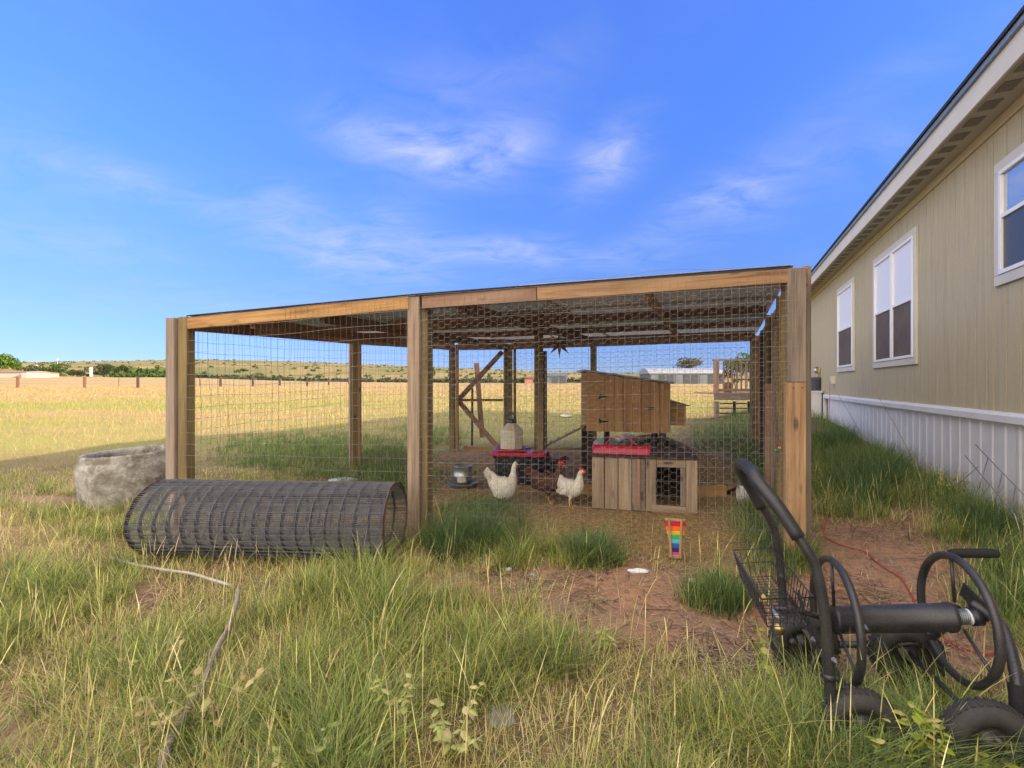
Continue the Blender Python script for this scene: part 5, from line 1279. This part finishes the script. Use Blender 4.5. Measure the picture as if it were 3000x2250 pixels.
# wheels
def wheel(u, v, k_=1.0):
    wp = thing('wheel', None, None, tuple(CP(u, v, .125*k_-.16*u)), -.262); wp.parent = cart; wp.matrix_basis = WM[cart.name].inverted() @ WM[wp.name]
    FRW = Matrix.Translation(CP(u, v, .125*k_-.14*u)) @ Matrix(((U_.x, 0, -V_.x, 0), (U_.y, 0, -V_.y, 0), (0, 1, 0, 0), (0, 0, 0, 1))) @ Matrix.Scale(k_, 4)
    mb = MB(); pr = []
    for i in range(13):
        a = math.radians(-115+230*i/12); pr.append((.092+.036*math.cos(a), .040*math.sin(a)))
    pr = [(.070, -.030)]+pr+[(.070, .030)]; mb.lathe(pr, 40, FRW)
    mb.build('tyre', M['rubber'], wp, True)
    mb = MB()
    for i in range(36):
        for s_ in (-1, 1):
            a = 2*math.pi*(i+(.5 if s_ > 0 else 0))/36; ca_, sa_ = math.cos(a), math.sin(a)
            T_ = FRW @ Matrix(((-sa_, 0, ca_, .1275*ca_), (ca_, 0, sa_, .1275*sa_), (0, 1, 0, s_*.012), (0, 0, 0, 1))); mb.box((-.006, -.009, -.003), (.006, .009, .0012), T_)
    mb.build('tread', M['rubber'], wp)
    mb = MB(); mb.lathe([(0, -.022), (.026, -.022), (.03, -.010), (.055, -.006), (.060, -.022), (.073, -.028), (.073, .028), (.060, .022), (.055, .006), (.03, .010), (.026, .022), (0, .022)], 28, FRW); mb.build('rim', BP, wp, True)
for u, v, k_ in ((-.215, -.285, .88), (-.24, .165, 1.0), (.12, .165, 1.0), (.115, -.29, .95)): wheel(u, v, k_)
# wire basket
bs = thing('basket', None, None, tuple(CP(-.40, -.04, .43)), -.262); bs.parent = cart; bs.matrix_basis = WM[cart.name].inverted() @ WM[bs.name]
t0, t1, v0, v1 = -.50, -.345, -.265, .215; b0_, b1_ = -.475, -.355; w0, w1 = -.235, .185; zt_b, zb_b = .545, .435
def rect(us, vs, z, r): return tube('rim', [CP(us[0], vs[0], z), CP(us[1], vs[0], z), CP(us[1], vs[1], z), CP(us[0], vs[1], z)], r, BP, bs, 6, 0, True)
rect((t0, t1), (v0, v1), zt_b, .0032); rect((t0+.01, t1-.004), (v0+.012, v1-.012), (zt_b+zb_b)/2, .0024); rect((b0_, b1_), (w0, w1), zb_b, .0026)
mb = MB()
for i in range(17):
    t = i/16; va = v0+(v1-v0)*t; vb_ = w0+(w1-w0)*t
    mb.tube([CP(t0, va, zt_b), CP(b0_, vb_, zb_b), CP(b1_, vb_, zb_b), CP(t1, va, zt_b)], .0017, 5, False)
for i in range(7):
    t = i/6; ua = t0+(t1-t0)*t; ub = b0_+(b1_-b0_)*t
    mb.tube([CP(ua, v0, zt_b), CP(ub, w0, zb_b), CP(ub, w1, zb_b), CP(ua, v1, zt_b)], .0017, 5, False)
mb.build('basket_wire', BP, bs)
lf = lump('dry_leaf', CP(-.485, -.22, .525), .012, .006, .016, plain('dead yellow leaf', (.55, .42, .15), .8), .3, 4); tag(lf, 'small dead yellow leaf caught on the rim of the wire basket', 'leaf')

# ---------------------------------------------------------------- weeds with leaves
def weed(label, px, py, h, nst, lf_, pal, seed, spread=.10, base_h=0.0):
    rr = random.Random(seed); q_ = gp(px, py); x, y, z = q_.x, q_.y, gz(q_.x, q_.y)
    t_ = thing('weed', label, 'weed', (x, y, z))
    mbs = MB(); LV = []; LF = []; LC = []
    for s_ in range(nst):
        a = rr.uniform(0, 6.28); L = h*rr.uniform(.65, 1.0); sp = spread*rr.uniform(.4, 1.2); pts = []
        for i in range(7):
            t = i/6; pts.append(Vector((x+math.cos(a)*sp*t**1.2+rr.uniform(-.006, .006), y+math.sin(a)*sp*t**1.2+rr.uniform(-.006, .006), z+L*t)))
        mbs.tube(pts, [.0035*(1-.6*i/6) for i in range(7)], 5, False)
        for k_ in range(lf_):
            t = .30+.70*rr.random(); i = int(t*6); i = min(i, 5); p = pts[i].lerp(pts[i+1], t*6-i)
            b = rr.uniform(0, 6.28); ln = rr.uniform(.018, .042); wd_ = ln*rr.uniform(.25, .42); d_ = Vector((math.cos(b), math.sin(b), rr.uniform(-.5, .5))).normalized(); sd_ = d_.cross(Vector((0, 0, 1))).normalized(); dn = Vector((0, 0, -1))
            curl = rr.uniform(.1, .6); c = np.array(rr.choice(pal))*rr.uniform(.8, 1.2); b_ = len(LV)
            LV += [p, p+d_*ln*.35+sd_*wd_+dn*ln*curl*.05, p+d_*ln*.35-sd_*wd_+dn*ln*curl*.05, p+d_*ln*.35-dn*ln*.08, p+d_*ln*.75+sd_*wd_*.7+dn*ln*curl*.35, p+d_*ln*.75-sd_*wd_*.7+dn*ln*curl*.35, p+d_*ln*.75+dn*ln*curl*.2, p+d_*ln+dn*ln*curl*.7]
            LF += [(b_, b_+1, b_+3), (b_, b_+3, b_+2), (b_+1, b_+4, b_+6, b_+3), (b_+3, b_+6, b_+5, b_+2), (b_+4, b_+7, b_+6), (b_+6, b_+7, b_+5)]; LC += [c]*8
    mbs.build('stem', plain('weed stem', tuple(x_*.9 for x_ in pal[0]), .7), t_)
    o = mesh('foliage', LV, LF, M['leaf'], t_); ca = o.data.color_attributes.new('Col', 'FLOAT_COLOR', 'POINT')
    for i, c in enumerate(LC): ca.data[i].color = (*c, 1)
YG = [(.36, .42, .07), (.45, .48, .10), (.28, .34, .06), (.50, .46, .16)]; PG = [(.42, .46, .15), (.50, .52, .20), (.56, .50, .24)]; DR = [(.50, .40, .20), (.42, .32, .15), (.36, .36, .15)]
for w_ in (('leafy pale green weed in the foreground grass left of the flat stone', 1330, 2225, .20, 6, 9, PG, 1, .13), ('pale green weed standing left of the dry matted patch', 1170, 2160, .22, 4, 8, PG, 2, .09),
           ('yellow green weed with small leaves in front of the near left tyre', 2625, 2290, .23, 5, 12, YG, 3, .13), ('tall yellow green weed between the two front tyres', 2745, 2300, .27, 4, 13, YG, 4, .10),
           ('yellow green weed at the lower right corner beside the front tyre', 2900, 2310, .14, 4, 9, YG, 5, .09), ('straggly dry weed beside the crooked branch', 640, 2160, .26, 6, 6, DR, 6, .14),
           ('pale dry weed at the bottom left near the branch foot', 420, 2240, .18, 6, 6, DR, 7, .12), ('dry forked weed left of the branch tip', 470, 2010, .22, 5, 4, DR, 8, .12),
           ('yellow weed with curled leaves left of the cart handle foot', 2265, 2010, .24, 5, 7, YG, 9, .12), ('small brown withered plant beside the dark grass clump', 1412, 1700, .15, 4, 6, [(.42, .28, .16), (.36, .24, .13)], 10, .07),
           ('small green sprouting weed on the bare soil beyond the tall stalks', 1790, 1905, .10, 3, 7, PG, 11, .04), ('tall flowering weed before the trellis by the house', 2760, 1470, .36, 3, 16, [(.26, .27, .08), (.38, .35, .12)], 12, .05),
           ('slender seeding weed left of the trellis by the skirting', 2815, 1500, .38, 3, 14, [(.28, .27, .08), (.36, .33, .11)], 13, .05), ('bottom edge leafy weed in the centre foreground', 880, 2300, .17, 4, 8, PG, 14, .1)):
    weed(*w_)
for i, (a, b) in enumerate((((2700, 1400), (2560, 1140)), ((2560, 1350), (2455, 1155)), ((2925, 1460), (2750, 1200)))):
    p0 = gp(*a); p1 = pz(b[0], b[1], p0.y*1.03) if i < 2 else None
    if p1 is None: continue
    o = tube('dry_stalk', [p0, p0.lerp(p1, .5)+Vector((.01, 0, .02)), p1], [.004, .003, .0015], M['pale_wood'], None, 5, 4)
    tag(o, ('long dry reddish stalk leaning before the white skirting', 'thin dry stalk leaning near the far end of the skirting')[i], 'stalk')

# ================================================================== DISTANCE
def crown(name, c, r, nleaf, ls, pal, parent, seed, lobes=9):
    rg = np.random.default_rng(seed)
    lc = rg.normal(0, .42, (lobes, 3)); lc[:, 2] = lc[:, 2]*.8+.05; lr = rg.uniform(.38, .62, lobes)
    idx = rg.integers(0, lobes, nleaf); d_ = rg.normal(size=(nleaf, 3)); d_ /= np.linalg.norm(d_, axis=1)[:, None]
    p = lc[idx]+d_*(lr[idx]*rg.uniform(.55, 1.05, nleaf)**.5)[:, None]
    p = p*np.array(r)+np.array(c)
    a = rg.normal(size=(nleaf, 3)); a /= np.linalg.norm(a, axis=1)[:, None]; b = np.cross(a, rg.normal(size=(nleaf, 3))); b /= np.linalg.norm(b, axis=1)[:, None]
    s_ = (ls*rg.uniform(.6, 1.4, nleaf))[:, None]
    V = np.stack([p-a*s_, p+b*s_*.6, p+a*s_, p-b*s_*.6], 1).reshape(-1, 3); q = np.arange(nleaf*4).reshape(-1, 4)
    cc = np.array(pal)[rg.integers(0, len(pal), nleaf)]*rg.uniform(.75, 1.3, (nleaf, 1)); cc = np.repeat(cc, 4, 0)
    return put(name, npmesh(name, V, q, np.zeros((0, 3), int), M['farleaf'], cc), Matrix.Identity(4), parent)
def tree(label, x0, x1, ytop, ybase, Z, pal, seed, name='tree', cat_='tree', group=None):
    cx = (x0+x1)/2; b = pz(cx, ybase, Z); t = pz(cx, ytop, Z); H = t.z-b.z; wd_ = (x1-x0)/F*Z
    zg = gz(b.x, b.y); o = thing(name, label, cat_, (b.x, b.y, zg), 0, group)
    tube('trunk', [(b.x, b.y, zg-.3), (b.x+.03*H, b.y, b.z+H*.25), (b.x, b.y, b.z+H*.6)], [.05*H, .035*H, .015*H], M['trunk'], o, 7, 3)
    for k_ in range(3):
        a = k_*2.1+seed; tube('limb', [(b.x, b.y, b.z+H*(.25+.08*k_)), (b.x+math.cos(a)*wd_*.2, b.y+math.sin(a)*wd_*.2, b.z+H*.5), (b.x+math.cos(a)*wd_*.32, b.y+math.sin(a)*wd_*.3, b.z+H*.7)], [.02*H, .013*H, .006*H], M['trunk'], o, 5, 2)
    crown('crown', (b.x, b.y, b.z+H*.52), (wd_*.55, wd_*.5, H*.50), 1500, H*.055, pal, o, seed)
TG = [(.11, .20, .035), (.16, .25, .05), (.07, .13, .03)]; TD = [(.055, .08, .045), (.04, .055, .035), (.08, .10, .05)]; TM = [(.07, .12, .04), (.10, .15, .05), (.05, .08, .03)]
for a in (('large bright green tree at the far left edge of the field', -28, 36, 1033, 1094, 150, TG, 1), ('rounded green tree right of the largest bright tree at far left', 22, 64, 1052, 1090, 165, TG, 2),
          ('dark grey green tree beside the long low roof at far left', 72, 134, 1068, 1104, 140, TD, 3), ('broad mid green tree beyond the second fence post', 130, 206, 1066, 1104, 142, TM, 4),
          ('low dusty bush between the broad green tree and the pale pillar', 208, 242, 1079, 1104, 140, TD, 5), ('dark domed tree right of the pale pillar', 268, 312, 1069, 1104, 138, TD, 6),
          ('two lobed bright green tree beyond the fence', 308, 342, 1064, 1094, 150, TM, 7), ('small very dark upright tree beyond the fence', 346, 370, 1069, 1095, 145, TD, 8),
          ('spiky lone tree seen just right of the middle front post', 1246, 1276, 1072, 1108, 150, TM, 9), ('round brownish tree behind the long pale roofed barn', 1980, 2068, 1043, 1085, 130, [(.15, .13, .08), (.11, .09, .06), (.13, .14, .06)], 10),
          ('bright green tree rising behind the wooden deck', 2150, 2225, 1034, 1100, 60, TG, 11)): tree(*a)
# hedge and brush
rg = np.random.default_rng(5); Vs = []; Cs = []
def brush(n_, xr, yr, Zr, s_, pal):
    px = rg.uniform(*xr, n_); Z = rg.uniform(*Zr, n_); X = (px-1500)/F*Z; zg = terrain(X, Z)
    return X, Z, zg
for (n_, xr, Zr, hh, pal) in ((110, (355, 520), (150, 190), 2.4, TM), (300, (-300, 3300), (170, 420), 1.6, TM), (1500, (-1200, 4200), (400, 900), 1.35, TD+TM), (420, (500, 2100), (150, 175), 1.3, TD), (110, (330, 500), (128, 140), 1.0, TM)):
    X, Y, zg = brush(n_, xr, None, Zr, hh, pal)
    for i in range(n_):
        m_ = 14 if Y[i] > 400 else 26; d_ = rg.normal(size=(m_, 3)); d_ /= np.linalg.norm(d_, axis=1)[:, None]; r_ = hh*rg.uniform(.5, 1.2)
        p = np.array([X[i], Y[i], zg[i]+r_*.4])+d_*np.array([r_*1.2, r_*1.2, r_*.6])*rg.uniform(.4, 1, (m_, 1))
        a = rg.normal(size=(m_, 3))*r_*.28; b = rg.normal(size=(m_, 3))*r_*.2
        Vs.append(np.stack([p-a, p+b, p+a, p-b], 1).reshape(-1, 3)); Cs.append(np.repeat(np.array(pal)[rg.integers(0, len(pal), m_)], 4, 0))
V = np.concatenate(Vs); me = npmesh('scrub', V, np.arange(len(V)).reshape(-1, 4), np.zeros((0, 3), int), M['farleaf'], np.concatenate(Cs))
tag(npobj('scrub', me), 'green scrub and bushes spread over the far hills and field edge', None, None, 'stuff')
# field fence
fe_ = thing('field_fence', 'old post and wire fence running along the far side of the dry field', 'fence', tuple(gp(250, 1133)))
fp = [(-180, 1101, 1133), (52, 1101, 1133), (248, 1101, 1134), (348, 1106, 1133), (404, 1101, 1134), (508, 1103, 1133), (585, 1103, 1133), (646, 1103, 1133), (741, 1105, 1133), (820, 1109, 1133), (900, 1107, 1133), (963, 1111, 1132), (1021, 1112, 1130), (1073, 1113, 1129), (1126, 1114, 1129), (1170, 1114, 1128), (1212, 1114, 1128), (1262, 1115, 1127), (1300, 1115, 1127), (1338, 1115, 1126), (1372, 1115, 1126), (1404, 1116, 1126), (1430, 1116, 1125), (1458, 1116, 1125)]
tops = []
for i, (x, yt, yb) in enumerate(fp):
    hgt_ = 1.35; Z = hgt_*F/(yb-yt); Z = min(Z, 125); b = pz(x, yb, Z); zg = gz(b.x, b.y)
    thin = x in (348, 585, 1458); t = Vector((b.x, b.y, zg+1.38)); tops.append(t)
    board('post', (b.x, b.y, zg-.2), t, .06 if thin else .24, .06 if thin else .2, M['rust'] if i < 3 else M['dark_wood'], fe_, (0, -1, 0), bev=.01)
for dz in (.15, .5, .85):
    tube('strand', [t-Vector((0, 0, dz)) for t in tops], .012, M['old_wire'], fe_, 3)
# buildings far away
def shed(name, label, x0, x1, ytop, yeave, ybase, Z, dep, wm, rm, arch=False, cat_='barn', ndoor=0):
    a, b = pz(x0, ybase, Z), pz(x1, ybase, Z); zg = min(gz(a.x, Z), gz(b.x, Z))-.3; ze = EYE-(yeave-1125)/F*Z; zt2 = EYE-(ytop-1125)/F*Z
    o = thing(name, label, cat_, ((a.x+b.x)/2, Z, zg))
    mb = MB(); mb.box((a.x, Z, zg), (b.x, Z+dep, ze)); mb.build('wall', wm, o)
    mb = MB(); V = []
    sec = [(-.3, ze-.02), (dep*.15, ze+(zt2-ze)*.6), (dep*.35, ze+(zt2-ze)*.93), (dep*.5, zt2), (dep*.65, ze+(zt2-ze)*.93), (dep*.85, ze+(zt2-ze)*.6), (dep+.3, ze-.02)] if arch else [(-.3, ze), (dep*.5, zt2), (dep+.3, ze)]
    nS = len(sec); V = [(a.x-.3, Z+y, z) for y, z in sec]+[(b.x+.3, Z+y, z) for y, z in sec]
    mb.add(V, [(i, i+1, i+1+nS, i+nS) for i in range(nS-1)]+[tuple(range(nS)), tuple(reversed(range(nS, 2*nS))), (0, nS, 2*nS-1, nS-1)]); mb.build('roof', rm, o)
    for i in range(ndoor):
        xx = a.x+(b.x-a.x)*(i+.5)/ndoor; board('door_bay', (xx, Z-.05, zg+.3), (xx, Z-.05, ze-.35), (b.x-a.x)/ndoor*.75, .1, M['dark_glass'] if i % 3 else M['barn_wall'], o, (0, -1, 0))
    return o
shed('long_barn', 'long low barn with blue grey walls and a pale rounded roof beyond the coop', 1904, 2120, 1077, 1094, 1119, 110, 9, M['barn_wall'], M['barn_roof'], True, ndoor=9)
shed('grey_barn', 'small blue grey barn with a sloping roof seen through the wire near the middle', 1592, 1660, 1093, 1103, 1121, 120, 8, M['barn_wall'], M['barn_wall'], ndoor=3)
shed('open_shed', 'dark open shed roof on posts left of the small blue grey barn', 1538, 1562, 1103, 1108, 1121, 121, 5, M['farred'], M['rust'])
shed('long_house', 'long low white walled house with a reddish roof under the trees at far left', -40, 74, 1086, 1091, 1099, 120, 9, M['farwhite'], M['farred'], False, 'house')
shed('white_trailer', 'white trailer end standing right of the long reddish roof at far left', 62, 78, 1087, 1089, 1099, 118, 6, M['farwhite'], M['farwhite'], False, 'trailer')
p0 = pz(267, 1101, 130); pil = thing('pale_pillar', 'pale square pillar standing among the distant trees', 'pillar', tuple(p0))
board('shaft', pz(267, 1103, 130), pz(267, 1076, 130), .45, .45, M['cream'], pil, (0, -1, 0)); mb = MB(); q_ = pz(258, 1098, 131); mb.box((q_.x-.6, q_.y, q_.z-.5), (q_.x+.5, q_.y+.6, q_.z+.2)); mb.build('trough', M['dark_glass'], pil)
for x, y0, y1, Z, lab in ((108, 1090, 1054, 170, 'thin pole rising behind the dark tree at far left'), (168, 1090, 1048, 180, 'thin pole with a small fan rising behind the broad green tree')):
    o = thing('thin_pole', lab, 'pole', tuple(pz(x, y0, Z)), 0); tube('mast', [pz(x, y0, Z), pz(x, y1, Z)], .10, M['steel'], o, 5)
    if x == 168: board('fan', pz(164, 1052, Z), pz(173, 1053, Z), .7, .05, M['steel'], o, (0, -1, 0))
# deck
dk = thing('wooden_deck', 'raised wooden deck with a slatted railing standing beside the far end of the house', 'deck', tuple(pz(2150, 1217, 12.8)))
DZ = 12.8
def D(px, py, dz=0.0): return pz(px, py, DZ+dz)
def db(name, a, b, W_, T_, m, par=dk, da=0, db_=0): return board(name, D(*a, da), D(*b, db_), W_, T_, m, par, (0, -1, 0))
zfl = D(0, 1153).z
for i in range(9): 
    y = DZ+.10+i*.16; a = D(2092, 1153); b = D(2290, 1153); board('deck_board', (a.x, y, zfl), (b.x, y, zfl), .15, .03, M['red_wood'], dk, (0, 0, 1))
db('rim_joist', (2092, 1163), (2290, 1163), .17, .045, M['grey_wood']); db('rail_top', (2088, 1055), (2290, 1055), .045, .09, M['red_wood']); db('rail_lower', (2096, 1143), (2290, 1143), .085, .045, M['red_wood'], da=.02, db_=.02)
db('corner_post', (2098, 1150), (2098, 1057), .12, .1, M['red_wood']); db('deck_leg', (2099, 1225), (2099, 1176), .11, .1, M['grey_wood'], da=.05, db_=.05)
for i, x in enumerate(range(2120, 2290, 13)): db('baluster', (x, 1146), (x, 1059), .036, .036, M['red_wood'], da=.035, db_=.035)
for x in (2152, 2194): db('deck_leg', (x, 1228), (x-1, 1176), .06, .06, M['dark_wood'], da=.4, db_=.4)
for y in (1182, 1196, 1211): db('under_rail', (2108, y), (2194, y), .035, .03, M['dark_wood'], da=.38, db_=.38)
db('deck_brace', (2200, 1176), (2216, 1205), .06, .04, M['grey_wood'], da=.3, db_=.3)
# chair and pot on the deck
chx = thing('patio_chair', 'black scrolled metal patio chair standing on the wooden deck', 'chair', tuple(D(2180, 1150, .7)))
for pts in (((2156, 1075), (2152, 1110), (2156, 1150)), ((2200, 1072), (2204, 1110), (2200, 1150))): tube('leg', [D(x, y, .7) for x, y in pts], .014, M['black_paint'], chx, 6, 3)
for k_, cx in enumerate((2166, 2178, 2190)):
    tube('scroll', [D(cx+6*math.cos(a)*(1-a/14), 1082+8*math.sin(a)*(1-a/14), .7) for a in [i*.5 for i in range(20)]], .010, M['black_paint'], chx, 5)
tube('back_frame', [D(2156, 1075, .7), D(2168, 1068, .7), D(2188, 1067, .7), D(2200, 1072, .7)], .014, M['black_paint'], chx, 6, 3)
board('seat', D(2154, 1112, .55), D(2203, 1112, .55), .38, .03, M['black_paint'], chx, (0, 0, 1))
ptd = thing('planter', 'reddish planter with dry twiggy plant on the wooden deck', 'planter', tuple(D(2133, 1150, .6))); c_ = D(2133, 1150, .6)
mb = MB(); mb.lathe([(0, 0), (.10, 0), (.15, .27), (.16, .30), (.13, .30), (0, .25)], 16, Matrix.Translation(c_)); mb.build('pot', M['farred'], ptd, True)
crown('plant', (c_.x, c_.y, c_.z+.5), (.2, .18, .28), 260, .03, [(.25, .17, .09), (.18, .12, .07)], ptd, 44)
